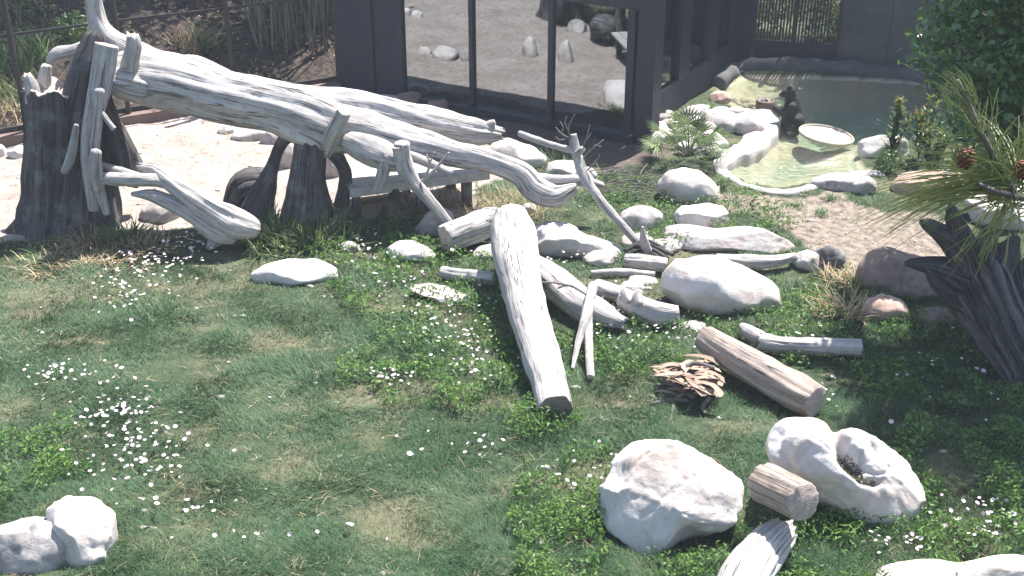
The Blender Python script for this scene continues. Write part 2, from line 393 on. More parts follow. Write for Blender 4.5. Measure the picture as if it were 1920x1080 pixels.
def sandmask(xy):
    n1 = np.column_stack((fbm(np.column_stack((xy * .9, 0 * xy[:, :1])), 3), fbm(np.column_stack((xy * .9, 0 * xy[:, :1] + 9)), 3)))
    q = xy + n1 * .28
    return inpoly(q, SAND), inpoly(q, SHADE_STRIP), inpoly(q, DIRT), q
def drymask(xy):
    P = np.column_stack((xy * .8, 0 * xy[:, :1] + 3)); d = fbm(P * np.array((.8, 1.6, 1)), 4, .6)
    return np.clip(.5 + d * 1.1, 0, 1)

def ground():
    xs = np.concatenate((np.linspace(-90, -13, 26)[:-1], np.arange(-13, 13, .085), np.linspace(13, 90, 26)))
    ys = np.concatenate((np.linspace(-40, 4, 16)[:-1], np.arange(4, 27, .085), np.linspace(27, 110, 30)))
    X, Y = np.meshgrid(xs, ys); xy = np.column_stack((X.ravel(), Y.ravel())); z = ground_z(xy)
    nx, ny = len(xs), len(ys); i = np.arange(ny - 1)[:, None] * nx; j = np.arange(nx - 1)[None]
    Fq = np.stack((i + j, i + j + 1, i + nx + j + 1, i + nx + j), -1).reshape(-1, 4)
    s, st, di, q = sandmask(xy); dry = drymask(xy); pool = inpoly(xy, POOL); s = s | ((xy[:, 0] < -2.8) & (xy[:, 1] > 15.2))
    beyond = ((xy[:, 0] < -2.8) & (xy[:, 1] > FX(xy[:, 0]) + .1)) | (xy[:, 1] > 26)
    n = NT('ground_soil'); geo = n.n('NewGeometry'); pos = geo.outputs['Position']
    at = lambda k: n.n('Attribute', attribute_name=k).outputs['Fac']
    a = n.noise(pos, 1.4, 6, .65); b = n.noise(pos, 9, 6, .7); c = n.noise(pos, 40, 4, .6)
    soil = n.mix(n.ramp(b.outputs[0], [(.35, (0,)), (.62, (1,))]).outputs[0], (.03, .045, .024), (.065, .08, .045))
    dryc = n.mix(b.outputs[0], (.16, .14, .09), (.38, .30, .21))
    col = n.mix(n.ramp(at('dry'), [(.6, (0,)), (1.0, (.7,))]).outputs[0], soil, n.mix(.45, soil, dryc))
    sand = n.mix(n.ramp(a.outputs[0], [(.35, (0,)), (.6, (1,))]).outputs[0], (.27, .225, .195), (.37, .32, .285))
    sand = n.mix(n.ramp(b.outputs[0], [(.5, (0,)), (.66, (.75,))]).outputs[0], sand, (.17, .125, .095))
    col = n.mix(at('sand'), col, sand)
    dirt = n.mix(n.ramp(b.outputs[0], [(.38, (0,)), (.62, (1,))]).outputs[0], (.11, .095, .075), (.27, .22, .185))
    col = n.mix(at('dirt'), col, dirt)
    col = n.mix(at('strip'), col, n.mix(a.outputs[0], (.075, .06, .055), (.13, .10, .088)))  # building shade put into the soil colour
    pool_c = n.mix(n.ramp(a.outputs[0], [(.4, (0,)), (.6, (1,))]).outputs[0], (.44, .35, .25), (.34, .34, .25))
    pool_c = n.mix(at('deep'), pool_c, (.17, .27, .21))
    pool_c = n.mix(n.ramp(b.outputs[0], [(.55, (0,)), (.7, (.5,))]).outputs[0], pool_c, (.58, .52, .42))
    col = n.mix(at('pool'), col, pool_c)
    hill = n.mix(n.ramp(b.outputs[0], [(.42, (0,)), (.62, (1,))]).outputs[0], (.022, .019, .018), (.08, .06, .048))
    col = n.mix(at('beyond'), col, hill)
    col = n.mix(.5, col, n.ramp(c.outputs[0], [(.3, (.5,)), (.55, (1,))]).outputs[0], 'MULTIPLY')
    m = n.done(col, .95, n.math('ADD', b.outputs[0], n.math('MULTIPLY', c.outputs[0], .4)), .035, .9, .15)
    d = pdist(xy, POOL); f = lambda v: v.astype(float)
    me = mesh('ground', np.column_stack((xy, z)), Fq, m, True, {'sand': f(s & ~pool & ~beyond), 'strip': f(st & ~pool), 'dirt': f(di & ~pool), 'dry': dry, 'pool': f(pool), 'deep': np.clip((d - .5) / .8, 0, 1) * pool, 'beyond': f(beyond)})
    tag(add('ground', me), 'grass, bare sand and soil of the enclosure floor', None, None, 'structure')
ground()

def water():
    n = NT('pool_water'); geo = n.n('NewGeometry')
    v = n.n('VectorMath', {0: geo.outputs['Position'], 1: (1, 2.2, 1)}, operation='MULTIPLY')
    a = n.noise(v.outputs[0], 5, 4, .55, .4)
    b = n.n('Bump', {'Height': a.outputs[0], 'Distance': .09, 'Strength': .9})
    fr = n.n('Fresnel', {'IOR': 1.33, 'Normal': b})
    t = n.n('BsdfTransparent', {'Color': (.80, .87, .82, 1)}); g = n.n('BsdfGlossy', {'Color': (1, 1, 1, 1), 'Roughness': .04, 'Normal': b})
    m = n.shader(n.n('MixShader', {0: fr, 1: t, 2: g}))
    cen = POOL.mean(0); V = [(p[0] + (p[0] - cen[0]) * .02, p[1] + (p[1] - cen[1]) * .02, -.075) for p in POOL]
    bm = bmesh.new(); f = bm.faces.new([bm.verts.new(v) for v in V]); bmesh.ops.triangulate(bm, faces=[f]); bmesh.ops.recalc_face_normals(bm, faces=bm.faces)
    me = bpy.data.meshes.new('water'); bm.normal_update()
    if sum(f.normal.z for f in bm.faces) < 0: bmesh.ops.reverse_faces(bm, faces=bm.faces)
    bm.to_mesh(me); bm.free(); me.materials.append(m)
    tag(add('water', me), 'clear shallow greenish water of the pool', None, None, 'structure')
water()

def box(P0, u, v, w):
    """box from corner P0 with edge vectors u,v,w"""
    P0, u, v, w = map(lambda q: np.array(q, float), (P0, u, v, w))
    V = np.array([P0 + a * u + b * v + c * w for a in (0, 1) for b in (0, 1) for c in (0, 1)])
    Fq = [(0, 1, 3, 2), (4, 6, 7, 5), (0, 4, 5, 1), (2, 3, 7, 6), (0, 2, 6, 4), (1, 5, 7, 3)]
    if np.dot(np.cross(u, v), w) < 0: Fq = [q[::-1] for q in Fq]
    return V, Fq, None, None

# ---- pool kerb
def pool_kerb():
    path = gxy([(1372, 212), (1402, 210), (1424, 216), (1433, 238), (1404, 272), (1366, 292), (1350, 312), (1368, 334), (1408, 352), (1460, 361), (1512, 354), (1560, 338), (1600, 329), (1650, 326)])
    w = np.array([.12, .2, .26, .25, .22, .17, .12, .09, .085, .085, .085, .1, .12, .12])
    S = catmull(np.column_stack((path, w)), 90); X = S[:, :2]; tg = np.gradient(X, axis=0); tg /= np.linalg.norm(tg, axis=1)[:, None]; nr = np.column_stack((tg[:, 1], -tg[:, 0]))
    prof = [(-1, -.22), (-.97, -.02), (-.85, .02), (-.3, .032), (.3, .032), (.85, .018), (.97, -.03), (1, -.22)]
    V = []; 
    for i in range(90):
        for a, h in prof: 
            q = X[i] + nr[i] * a * S[i, 2]; V.append((q[0], q[1], h))
    V = np.array(V); nz = fbm(V * 3.5, 4, .6); V[:, 2] += nz * .05 * np.clip(np.repeat(S[:, 2], len(prof)) * 5 - .3, .2, 1) + .02 * fbm(V * 11, 3) * np.clip(np.repeat(S[:, 2], len(prof)) * 5, .2, 1); V[:, :2] += .035 * np.column_stack((fbm(V * 4 + 3, 3), fbm(V * 4 + 8, 3)))
    k = len(prof); Fq = [(i * k + j, i * k + j + 1, (i + 1) * k + j + 1, (i + 1) * k + j) for i in range(89) for j in range(k - 1)]
    Fq = [q[::-1] for q in Fq]
    single('pool_kerb', (V, Fq, None, None), M['concrete'], 'pale curved concrete kerb around the shallow front of the pool', 'kerb')
pool_kerb()

# ---- building with reflective windows
def building():
    d = (B_ - A_); L = np.linalg.norm(d[:2]); d = d / L; d[2] = 0; nb = np.array((-d[1], d[0], 0.)); up = np.array((0, 0, 1.))
    DB = D_ - B_; L2 = np.linalg.norm(DB[:2]); e = DB / L2; H = 2.3
    b = T('glass_fronted_building', (A_ + B_) / 2, 'dark viewing building with tall reflective windows behind the logs', 'building')
    n = NT('window_glass'); t = n.n('BsdfTransparent', {'Color': (.30, .33, .36, 1)}); g = n.n('BsdfGlossy', {'Color': (.80, .88, .95, 1), 'Roughness': .015})
    glass = n.shader(n.n('MixShader', {0: .33, 1: t, 2: g}))
    def frac(px, y0=200):  # where a photo column meets the wall's base line
        q = ray(px, 220); q2 = np.array((q[0], q[1])); Mx = np.array(((d[0], -q2[0]), (d[1], -q2[1]))); s = np.linalg.solve(Mx, -A_[:2]); return s[0]
    def frac2(px):
        q = ray(px, 190); Mx = np.array(((e[0], -q[0]), (e[1], -q[1]))); return np.linalg.solve(Mx, -B_[:2])[0]
    x0, x1, x2, x3, x4 = [frac(p) for p in (755, 886, 1031, 1182, 1190)]; x3 = min(x3, L - .02)
    b.part('wall', box(A_ - d * .02 - up * .3, d * (x0 - .05), nb * .25, up * (H + .3)), M['panel'])
    for xx in (frac(700), ):
        b.part('pilaster', box(A_ + d * xx - nb * .05 - up * .3, d * .10, nb * .05, up * (H + .3)), M['frame'])
    b.part('base_ledge', box(A_ + d * (x0 - .05) - nb * .1 - up * .3, d * (L - x0 + .05), nb * .3, up * .42), M['frame'])
    b.part('header', box(A_ + d * (x0 - .05) + up * 2.06, d * (L - x0 + .05), nb * .15, up * .25), M['frame'])
    for a, w in ((x0 - .05, .12), (x1 - .035, .07), (x2 - .04, .08), (x3 - .1, .12)):
        b.part('mullion', box(A_ + d * a - nb * .03 + up * .12, d * w, nb * .12, up * 1.94), M['frame'])
    for a, c in ((x0 + .07, x1 - .035), (x1 + .035, x2 - .04), (x2 + .04, x3 - .1)):
        b.part('pane', box(A_ + d * a + nb * .03 + up * .12, d * (c - a), nb * .012, up * 1.94), glass, smooth=False)
    # corner post and side wall
    b.part('corner_post', box(B_ - d * .02 - nb * .03 - up * .3, d * .3, nb * .3, up * (H + .3)), M['frame'])
    b.part('side_base', box(B_ + e * .25 - up * .3, e * (L2 - .25), -d * .15, up * .85), M['panel'])
    b.part('side_header', box(B_ + e * .25 + up * 2.06, e * (L2 - .25), -d * .15, up * .25), M['frame'])
    ps = [(1268, 1286), (1320, 1336), (1362, 1392)]
    prev = .27
    for a, c in ps:
        fa, fc = frac2(a), min(frac2(c), L2 - .02)
        b.part('side_pane', box(B_ + e * (prev + .002) - d * .06 + up * .55, e * (fa - prev - .004), -d * .012, up * 1.51), glass, smooth=False)
        b.part('side_mullion', box(B_ + e * fa + d * .02 + up * .55, e * (fc - fa), -d * .16, up * 1.51), M['frame']); prev = fc
    b.part('roof', box(A_ - d * .05 + up * H, d * (L + .1), nb * (L2 + .1), up * .12), M['frame'])
    b.part('floor', box(A_ + nb * .26 + up * .0, d * (L - .3), nb * (L2 - .6), -up * .1), M['wall'])
    b.part('back_wall', box(A_ + nb * (L2 - .2) - up * .3, d * L, nb * .2, up * (H + .3)), M['panel'])
    b.part('end_wall', box(A_ - d * .02 + nb * .26 - up * .3, d * .2, nb * (L2 - .5), up * (H + .3)), M['panel'])
building()

# ---- wall and barred gate behind the pool
W0 = Z(1392, 113); W1 = Z(1562, 124); W2 = Z(1960, 172)
def wall_gate():
    up = np.array((0, 0, 1.)); d = (W1 - W0); L = np.linalg.norm(d); d /= L; nb = np.array((-d[1], d[0], 0))
    g = T('barred_gate', W0, 'dark steel barred gate with solid lower panel beside the concrete wall', 'gate')
    pz = .42
    g.part('lower_panel', box(W0 + d * .05 - up * .3, d * (L - .05), nb * .04, up * (pz + .3)), M['panel'])
    g.part('top_rail', box(W0 + up * 2.1, d * L, nb * .04, up * .06), M['metal'])
    for t in (.0, .48, .96): g.part('post', box(W0 + d * (L * t + .06) - nb * .03, d * .07, nb * .07, up * 2.3), M['metal'])
    bar = mesh('bar', *[q for q in (box((0, 0, 0), d * .035, nb * .03, up * 1.68))][:2], M['metal'], False)
    nbar = 24
    for i in range(nbar):
        o = add('bar', bar, g.o, tuple(d * (.17 + (L - .3) * i / nbar) + up * pz + nb * .005))
    w = T('concrete_wall', W1, 'tall shaded concrete wall behind the pool', 'wall')
    d2 = (W2 - W1); L2 = np.linalg.norm(d2); d2 /= L2; n2 = np.array((-d2[1], d2[0], 0))
    # panels with recessed joints
    xs = [0, .95, 2.1, 3.4, 4.7, L2 + 3]
    for i in range(5):
        for z0, z1 in ((-.5, 1.05), (1.05, 2.3), (2.3, 3.7)):
            a = W1 + d2 * (xs[i] + .008) + up * z0 + n2 * random.uniform(0, .012)
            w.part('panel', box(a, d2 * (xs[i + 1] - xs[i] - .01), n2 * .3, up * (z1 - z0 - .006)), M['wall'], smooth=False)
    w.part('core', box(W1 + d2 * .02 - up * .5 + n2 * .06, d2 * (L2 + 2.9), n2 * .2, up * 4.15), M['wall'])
    # ledge between wall and water
    P = []
    for k, (px, py) in enumerate([(1340, 158), (1385, 128), (1470, 127), (1560, 131), (1650, 138), (1750, 147), (1960, 185)]):
        P.append(Z(px, py, .02))
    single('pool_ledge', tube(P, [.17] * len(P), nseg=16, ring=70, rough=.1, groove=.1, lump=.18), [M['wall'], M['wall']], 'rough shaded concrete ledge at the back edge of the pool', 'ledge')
wall_gate()

# ---- steel fence on the left with footing and block wall
def fence():
    up = np.array((0, 0, 1.)); t = T('steel_fence', Z(240, 232), 'tall dark steel post fence in front of the wooded slope', 'fence')
    base = [Z(-250, 312), Z(54, 262), Z(243, 229), Z(442, 198), Z(636, 168)]
    for p in base: t.part('post', box(p - up * .2 - np.array((.035, 0, 0)), (.07, 0, 0), (0, .07, 0), up * 3.0), M['metal'])
    for a, b in zip(base[:-1], base[1:]):
        d = b - a; nrm = np.array((-d[1], d[0], 0)); nrm /= np.linalg.norm(nrm)
        t.part('rail', box(a + up * 1.62 + nrm * .08, d, nrm * .03, up * .04), M['metal'])
        t.part('bottom_rail', box(a + up * .1 + nrm * .08, d, nrm * .05, up * .12), M['metal'])
    f = T('footing', Z(240, 245), 'low brown concrete footing under the steel fence', 'footing')
    for a, b in zip(base[:-1], base[1:]):
        d = b - a; nrm = np.array((d[1], -d[0], 0)); nrm /= np.linalg.norm(nrm)
        f.part('footing_segment', box(a + nrm * .12 - up * .3, d * .997, -nrm * .2, up * (.3 + .14)), M['kerb'])
    w = T('block_wall', Z(20, 245), 'low tan block wall beyond the fence at the left edge', 'wall')
    a = Z(-180, 275); b = Z(46, 236); d = (b - a); L = np.linalg.norm(d); d /= L; nrm = np.array((-d[1], d[0], 0)); a = a + nrm * .35
    for r in range(3):
        x = -.12 * (r % 2)
        while x < L:
            s = .24; w.part('block', box(a + d * x + up * (-.02 + r * .105) + nrm * random.uniform(0, .02), d * (s - .012), nrm * .18, up * .097), M['brick'], smooth=False); x += s
fence()

# ------------------------------------------------------------------ rocks
def outline(geo, poly, blend=1.0):
    """reshape a rock so that its real outline, seen from the front, follows a measured contour"""
    V, Fc, _, _ = geo; V = V.copy(); poly = np.array(poly, float)
    dp = V[:, 1] * CP - (V[:, 2] - CAMZ) * SP; up_ = V[:, 1] * SP + (V[:, 2] - CAMZ) * CP
    px = 960 + F * V[:, 0] / dp; py = 540 - F * up_ / dp
    c = np.array(((px.min() + px.max()) / 2, (py.min() + py.max()) / 2)); pc = np.array(((poly[:, 0].min() + poly[:, 0].max()) / 2, (poly[:, 1].min() + poly[:, 1].max()) / 2))
    dx, dy = px - c[0], py - c[1]; ang = np.arctan2(dy, dx); rad = np.hypot(dx, dy); nb = 48; edges = np.linspace(-np.pi, np.pi, nb, endpoint=False)
    def prof(a, r_): 
        o_ = np.zeros(nb); idx = ((a + np.pi) / (2 * np.pi) * nb + .5).astype(int) % nb; np.maximum.at(o_, idx, r_); 
        for _ in range(2): o_ = np.where(o_ == 0, (np.roll(o_, 1) + np.roll(o_, -1)) / 2, o_)
        return (np.roll(o_, 1) + 2 * o_ + np.roll(o_, -1)) / 4
    q = np.concatenate([poly[i] + (poly[(i + 1) % len(poly)] - poly[i]) * t for i in range(len(poly)) for t in np.linspace(0, 1, 30)[:-1, None]]).reshape(-1, 2) - pc
    r0 = prof(ang, rad); r1 = prof(np.arctan2(q[:, 1], q[:, 0]), np.hypot(q[:, 0], q[:, 1]))
    k = np.interp(ang, np.append(edges, np.pi), np.append(r1 / r0, (r1 / r0)[0])); k = 1 + (k - 1) * blend
    ndx = dx * k + (pc[0] - c[0]) - dx; ndy = dy * k + (pc[1] - c[1]) - dy
    V[:, 0] += ndx * dp / F; V[:, 1] += -ndy * dp / F * SP; V[:, 2] += -ndy * dp / F * CP
    return V, Fc, None, None
OUT = {
 11: [(1120, 925), (1140, 890), (1155, 850), (1185, 828), (1240, 822), (1285, 832), (1330, 858), (1370, 885), (1398, 915), (1392, 945), (1380, 985), (1330, 1000), (1270, 1020), (1215, 1058), (1200, 1040), (1150, 1005), (1122, 985)],
 16: [(1237, 520), (1260, 492), (1310, 477), (1350, 480), (1400, 502), (1450, 530), (1466, 560), (1460, 590), (1430, 605), (1400, 600), (1340, 596), (1280, 580), (1245, 552)],
 14: [(88, 950), (120, 930), (180, 932), (215, 960), (222, 1010), (215, 1070), (200, 1110), (110, 1110), (95, 1050)],
 15: [(-60, 1010), (0, 985), (60, 968), (110, 975), (150, 1030), (140, 1110), (-60, 1110)],
 29: [(468, 520), (490, 498), (540, 486), (600, 486), (630, 503), (636, 522), (610, 535), (540, 540), (490, 535)],
 30: [(724, 468), (745, 452), (775, 450), (805, 465), (820, 485), (800, 494), (750, 492), (728, 482)],
 33: [(778, 430), (800, 400), (825, 385), (850, 400), (852, 425), (835, 460), (800, 462), (782, 450)],
 27: [(1000, 425), (1060, 418), (1100, 440), (1140, 452), (1172, 470), (1170, 495), (1120, 503), (1060, 498), (1010, 480)],
 22: [(1238, 440), (1255, 422), (1300, 425), (1340, 428), (1400, 424), (1450, 435), (1485, 462), (1495, 477), (1440, 482), (1340, 480), (1260, 470)],
 18: [(1603, 540), (1605, 500), (1625, 472), (1660, 462), (1700, 475), (1760, 488), (1790, 520), (1780, 570), (1720, 590), (1650, 580)],
 17: [(1612, 590), (1625, 560), (1665, 552), (1695, 565), (1710, 590), (1700, 620), (1670, 630), (1630, 612)],
 13: [(1630, 1085), (1680, 1060), (1730, 1047), (1800, 1055), (1860, 1045), (1960, 1040), (1980, 1120), (1630, 1120)],
 25: [(1230, 350), (1245, 325), (1280, 314), (1315, 320), (1345, 350), (1352, 378), (1320, 388), (1265, 385), (1240, 370)],
 24: [(1263, 400), (1280, 386), (1330, 380), (1362, 390), (1368, 415), (1355, 430), (1300, 430), (1270, 420)],
 35: [(905, 300), (920, 270), (950, 258), (1000, 275), (1028, 300), (1000, 330), (940, 340)],
 54: [(1808, 372), (1850, 345), (1930, 340), (1960, 450), (1870, 450), (1820, 425)],
 32: [(765, 540), (800, 530), (850, 540), (892, 565), (870, 574), (820, 567)],
 48: [(1605, 290), (1612, 262), (1650, 253), (1700, 258), (1706, 300), (1680, 312), (1630, 308)],
}
rocks = [
 # cx, cy, w, h, seed, mat, label, kwargs
 (1262, 935, 292, 240, 11, 'rockb', 'huge white boulder with a cracked left shoulder beside the short log', dict(ratio=.8, level=6, bury=.2, facets=14, rough=.07, tilt=14)),
 (1780, 1078, 300, 75, 13, 'rockb', 'smooth white boulder cut off by the bottom right edge', dict(level=5, ratio=.6)),
 (150, 1005, 150, 160, 14, 'rockb', 'pale upright boulder at the bottom left with a bright flat top', dict(level=5, ratio=.8, tilt=-10, rough=.1, facets=24)),
 (28, 1035, 130, 110, 15, 'rockg', 'pinkish grey boulder at the bottom left corner against the pale one', dict(level=5, rough=.1, facets=24)),
 (1348, 540, 236, 122, 16, 'rockb', 'large smooth white boulder above the tan log', dict(ratio=.55, level=5, tilt=16, facets=8, rough=.035, bury=.02)),
 (1662, 590, 104, 78, 17, 'rockp', 'pink angular boulder in front of the shaded brown boulder', dict(ratio=.8)),
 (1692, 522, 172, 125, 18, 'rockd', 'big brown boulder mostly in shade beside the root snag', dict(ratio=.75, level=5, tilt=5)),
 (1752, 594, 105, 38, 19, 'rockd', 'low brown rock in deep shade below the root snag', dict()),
 (1555, 488, 62, 56, 20, 'rockk', 'dark mottled grey rock at the edge of the bare patch', dict(rough=.1)),
 (1512, 492, 62, 46, 21, 'rock', 'small wedge of pale rock beside the mottled grey rock', dict(tilt=25)),
 (1365, 451, 262, 66, 22, 'rock', 'long low pale rock slab below the stacked boulders', dict(ratio=.32, tilt=3, level=5, box=.3, rough=.07)),
 (1250, 462, 68, 34, 23, 'rock', 'small pale rock at the left end of the long slab', dict()),
 (1315, 406, 104, 50, 24, 'rock', 'blocky grey white stone under the rounded boulder near the pool', dict(box=.5, ratio=.6, z0=.1)),
 (1288, 350, 122, 78, 25, 'rockb', 'rounded white boulder resting above the blocky stone near the pool', dict(ratio=.7, z0=.1)),
 (1206, 413, 86, 60, 26, 'rockg', 'squat grey streaked rock behind the twisted root', dict(ratio=.8)),
 (1082, 462, 178, 92, 27, 'rock', 'craggy pale boulder right of the tall standing end of the long log', dict(ratio=.5, tilt=14, level=5, rough=.09, facets=14)),
 (1040, 440, 96, 50, 28, 'rock', 'rough pale rock directly behind the top of the long log', dict(rough=.09)),
 (552, 513, 168, 58, 29, 'rockb', 'flat topped white stone alone in the lawn', dict(ratio=.55, cmin=.3, tilt=-3)),
 (771, 474, 96, 48, 30, 'rockb', 'rounded white stone left of the short thick log', dict(ratio=.7)),
 (655, 464, 40, 26, 31, 'rockg', 'tiny pinkish stone in the flowers between two white stones', dict()),
 (822, 552, 120, 38, 32, 'rock', 'flat pale stone sunk in the grass left of the long log', dict(ratio=.6, cmin=.2, tilt=10)),
 (815, 424, 78, 80, 33, 'rockg', 'grey cone shaped rock at the foot of the forked post', dict(ratio=.7, facets=14)),
 (920, 476, 66, 36, 34, 'rock', 'pale rock tucked under the short thick log', dict()),
 (968, 300, 112, 84, 35, 'rockb', 'white boulder under the tip of the big fallen tree', dict(ratio=.7)),
 (1060, 318, 90, 36, 52, 'rockb', 'pale low rock right of the white boulder under the fallen tree', dict(ratio=.6)),
 (1098, 330, 44, 34, 36, 'rock', 'small white rock behind the dead sapling', dict()),
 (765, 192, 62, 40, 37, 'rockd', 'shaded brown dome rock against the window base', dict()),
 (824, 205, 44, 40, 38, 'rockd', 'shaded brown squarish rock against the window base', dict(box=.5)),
 (720, 195, 80, 36, 39, 'rockb', 'white rock glowing above the upper edge of the fallen trunk', dict()),
 (35, 290, 42, 32, 40, 'rockb', 'rounded white rock on the sand left of the tall stump', dict()),
 (-2, 286, 30, 30, 41, 'rockb', 'white rock on the sand at the left picture edge', dict()),
 (425, 244, 36, 26, 42, 'rockb', 'small white rock on the sand, left one of the cluster under the trunk', dict()),
 (470, 252, 76, 42, 43, 'rock', 'mottled pale rock on the sand in the cluster under the trunk', dict(rough=.1)),
 (508, 262, 40, 40, 44, 'rockg', 'greyish rock on the sand beside the second stump', dict()),
 (537, 305, 44, 84, 45, 'rock', 'upright pale rock seen between the legs of the second stump', dict(ratio=.8)),
 (622, 322, 46, 90, 46, 'rock', 'upright pale rock seen right of the second stump', dict(ratio=.8)),
 (300, 403, 74, 52, 47, 'rockg', 'grey granite rock under the bleached fallen branch', dict()),
 (1655, 283, 96, 58, 48, 'rockb', 'white capped rock at the right rim of the pool', dict(ratio=.6, tilt=8, rough=.09)),
 (1622, 352, 50, 44, 49, 'rockg', 'speckled white and grey rock below the pool rim', dict(rough=.1)),
 (1580, 345, 120, 40, 50, 'rockg', 'brownish flat rock built into the pool rim', dict(ratio=.6, cmin=.3)),
 (1738, 352, 130, 66, 51, 'rockp', 'brown pink boulder partly hidden by the pine needles', dict(ratio=.7)),
 (1770, 345, 110, 56, 53, 'rockb', 'white rock right of the pool rim behind the pine needles', dict(ratio=.7)),
 (1880, 400, 150, 120, 54, 'rockb', 'large white slab at the right edge under the pine needles', dict(ratio=.9, level=5, box=.3)),
 (1352, 186, 44, 34, 55, 'rockp', 'pinkish rock at the back corner of the rockery by the pool', dict()),
 (1310, 212, 62, 34, 56, 'rock', 'pale rock on the rockery behind the small palm', dict()),
 (1348, 232, 100, 56, 57, 'rockg', 'speckled rock on top of the rockery between palm and pool', dict(rough=.1)),
 (1398, 238, 66, 62, 58, 'rockb', 'white rock at the pool edge of the rockery', dict(ratio=.8)),
 (1236, 256, 62, 38, 59, 'rock', 'pale rock at the left foot of the rockery beside the building corner', dict()),
 (1254, 236, 50, 30, 60, 'rock', 'small pale rock on the left shoulder of the rockery', dict()),
 (1330, 268, 70, 46, 61, 'rockb', 'white rock right of the small palm above the kerb', dict()),
 (992, 395, 30, 34, 62, 'rock', 'small pale rock behind the long log top', dict()),
 (618, 395, 60, 22, 63, 'rockg', 'low grey rock in the shade under the timber platform', dict()),
 (1290, 560, 60, 20, 64, 'rockg', 'grey stone half sunk beside the large smooth white boulder', dict()),
 (1185, 540, 50, 26, 65, 'rockb', 'white stone between the two bleached logs', dict()),
]
for cx, cy, w, h, sd, mt, lab, kw in rocks:
    kw = dict(kw); g = rockgeo(cx, cy, w, h, sd, **kw); single('boulder', outline(g, OUT[sd]) if sd in OUT else g, M[mt], lab, 'rock')
for i in range(20):   # loose stones of the rockery
    px = random.uniform(1222, 1400); py = random.uniform(205, 285) if px < 1345 else random.uniform(200, 240)
    if px < 1240 and py < 235: py += 35
    w = random.uniform(22, 46); single('rockery_stone', rockgeo(px, py, w, w * random.uniform(.5, .8), 100 + i, z0=.07, rough=.1, level=3), M[('rock', 'rockb', 'rockg')[i % 3]], 'small pale stone among the weeds of the rockery', 'stone', 'small stones piled on the rockery')
for cx, cy, w, h, sd, lab in ((1128, 486, 70, 40, 90, 'small pale rock between the craggy boulder and the ridged log'), (1195, 452, 60, 34, 91, 'small pale rock behind the ridged log'), (985, 470, 60, 50, 92, 'pale rock touching the left side of the bleached logs'), (1205, 526, 60, 24, 93, 'low pale rock left of the smooth white boulder'), (1300, 612, 50, 22, 94, 'low stone at the upper end of the tan log')):
    single('boulder', rockgeo(cx, cy, w, h, sd, rough=.1), M['rock'], lab, 'rock')
# boulder with a hollow
def leafcards(P, size, tint, flat=.6, wr=.34):
    n = len(P); nrm = RNG.normal(size=(n, 3)) * np.array((1, 1, .6)); nrm[:, 2] = np.abs(nrm[:, 2]) + flat; nrm /= np.linalg.norm(nrm, axis=1)[:, None]
    a = RNG.normal(size=(n, 3)); a -= nrm * (a * nrm).sum(1)[:, None]; a /= np.linalg.norm(a, axis=1)[:, None]; b = np.cross(nrm, a); s_ = size[:, None]
    V = np.stack((P - a * s_, P + b * s_ * wr - a * s_ * .1 + nrm * s_ * .08, P + a * s_, P - b * s_ * wr - a * s_ * .1 + nrm * s_ * .08), 1).reshape(-1, 3)
    i = np.arange(n)[:, None] * 4; return V, i + np.arange(4)[None], {'tint': np.repeat(tint, 4)}, None
def hollow_boulder():
    g = rockgeo(1584, 893, 300, 205, 12, ratio=.6, level=6, bury=.0, tilt=24, facets=14, rough=.09)
    V, Fc, _, _ = outline(g, [(1435, 832), (1450, 792), (1500, 783), (1550, 793), (1568, 808), (1600, 800), (1650, 823), (1700, 868), (1730, 920), (1735, 995), (1700, 1003), (1620, 985), (1560, 962), (1500, 925), (1450, 880)])
    dp = V[:, 1] * CP - (V[:, 2] - CAMZ) * SP; up_ = V[:, 1] * SP + (V[:, 2] - CAMZ) * CP; q = np.column_stack((960 + F * V[:, 0] / dp, 540 - F * up_ / dp))
    f = np.clip((dp.mean() + .12 - dp) / .1, 0, 1)   # the near and upper skin only
    d = pdist(q, [(1560, 785), (1574, 825), (1592, 862), (1618, 892), (1640, 898)], False); wd = np.interp(q[:, 1], (800, 860, 900), (9, 17, 13))
    dip = np.exp(-(d / wd) ** 2) * np.interp(q[:, 1], (790, 850, 900), (.07, .15, .08)) * f
    d2 = pdist(q, [(1470, 850), (1500, 900), (1560, 935)], False); dip2 = .03 * np.exp(-(d2 / 7) ** 2) * f
    V = V - dip[:, None] * np.array((0, -.25, 1.)) - dip2[:, None] * np.array((0, -.7, .7))
    t = T('boulder', (V[:, 0].mean(), V[:, 1].mean(), 0), 'large white boulder with a mossy hollow and a shaded front, right of the short log', 'rock')
    t.part('rock_body', (V, Fc, None, None), M['rockb'])
    m = np.where((dip > .07) & (q[:, 1] > 838))[0]; m = m[RNG.integers(0, len(m), 900)]
    t.part('moss', leafcards(V[m] + RNG.normal(size=(900, 3)) * .008 + np.array((0, 0, .008)), np.full(900, .014), RNG.random(900), .6), M['moss'], kind='stuff')
hollow_boulder()

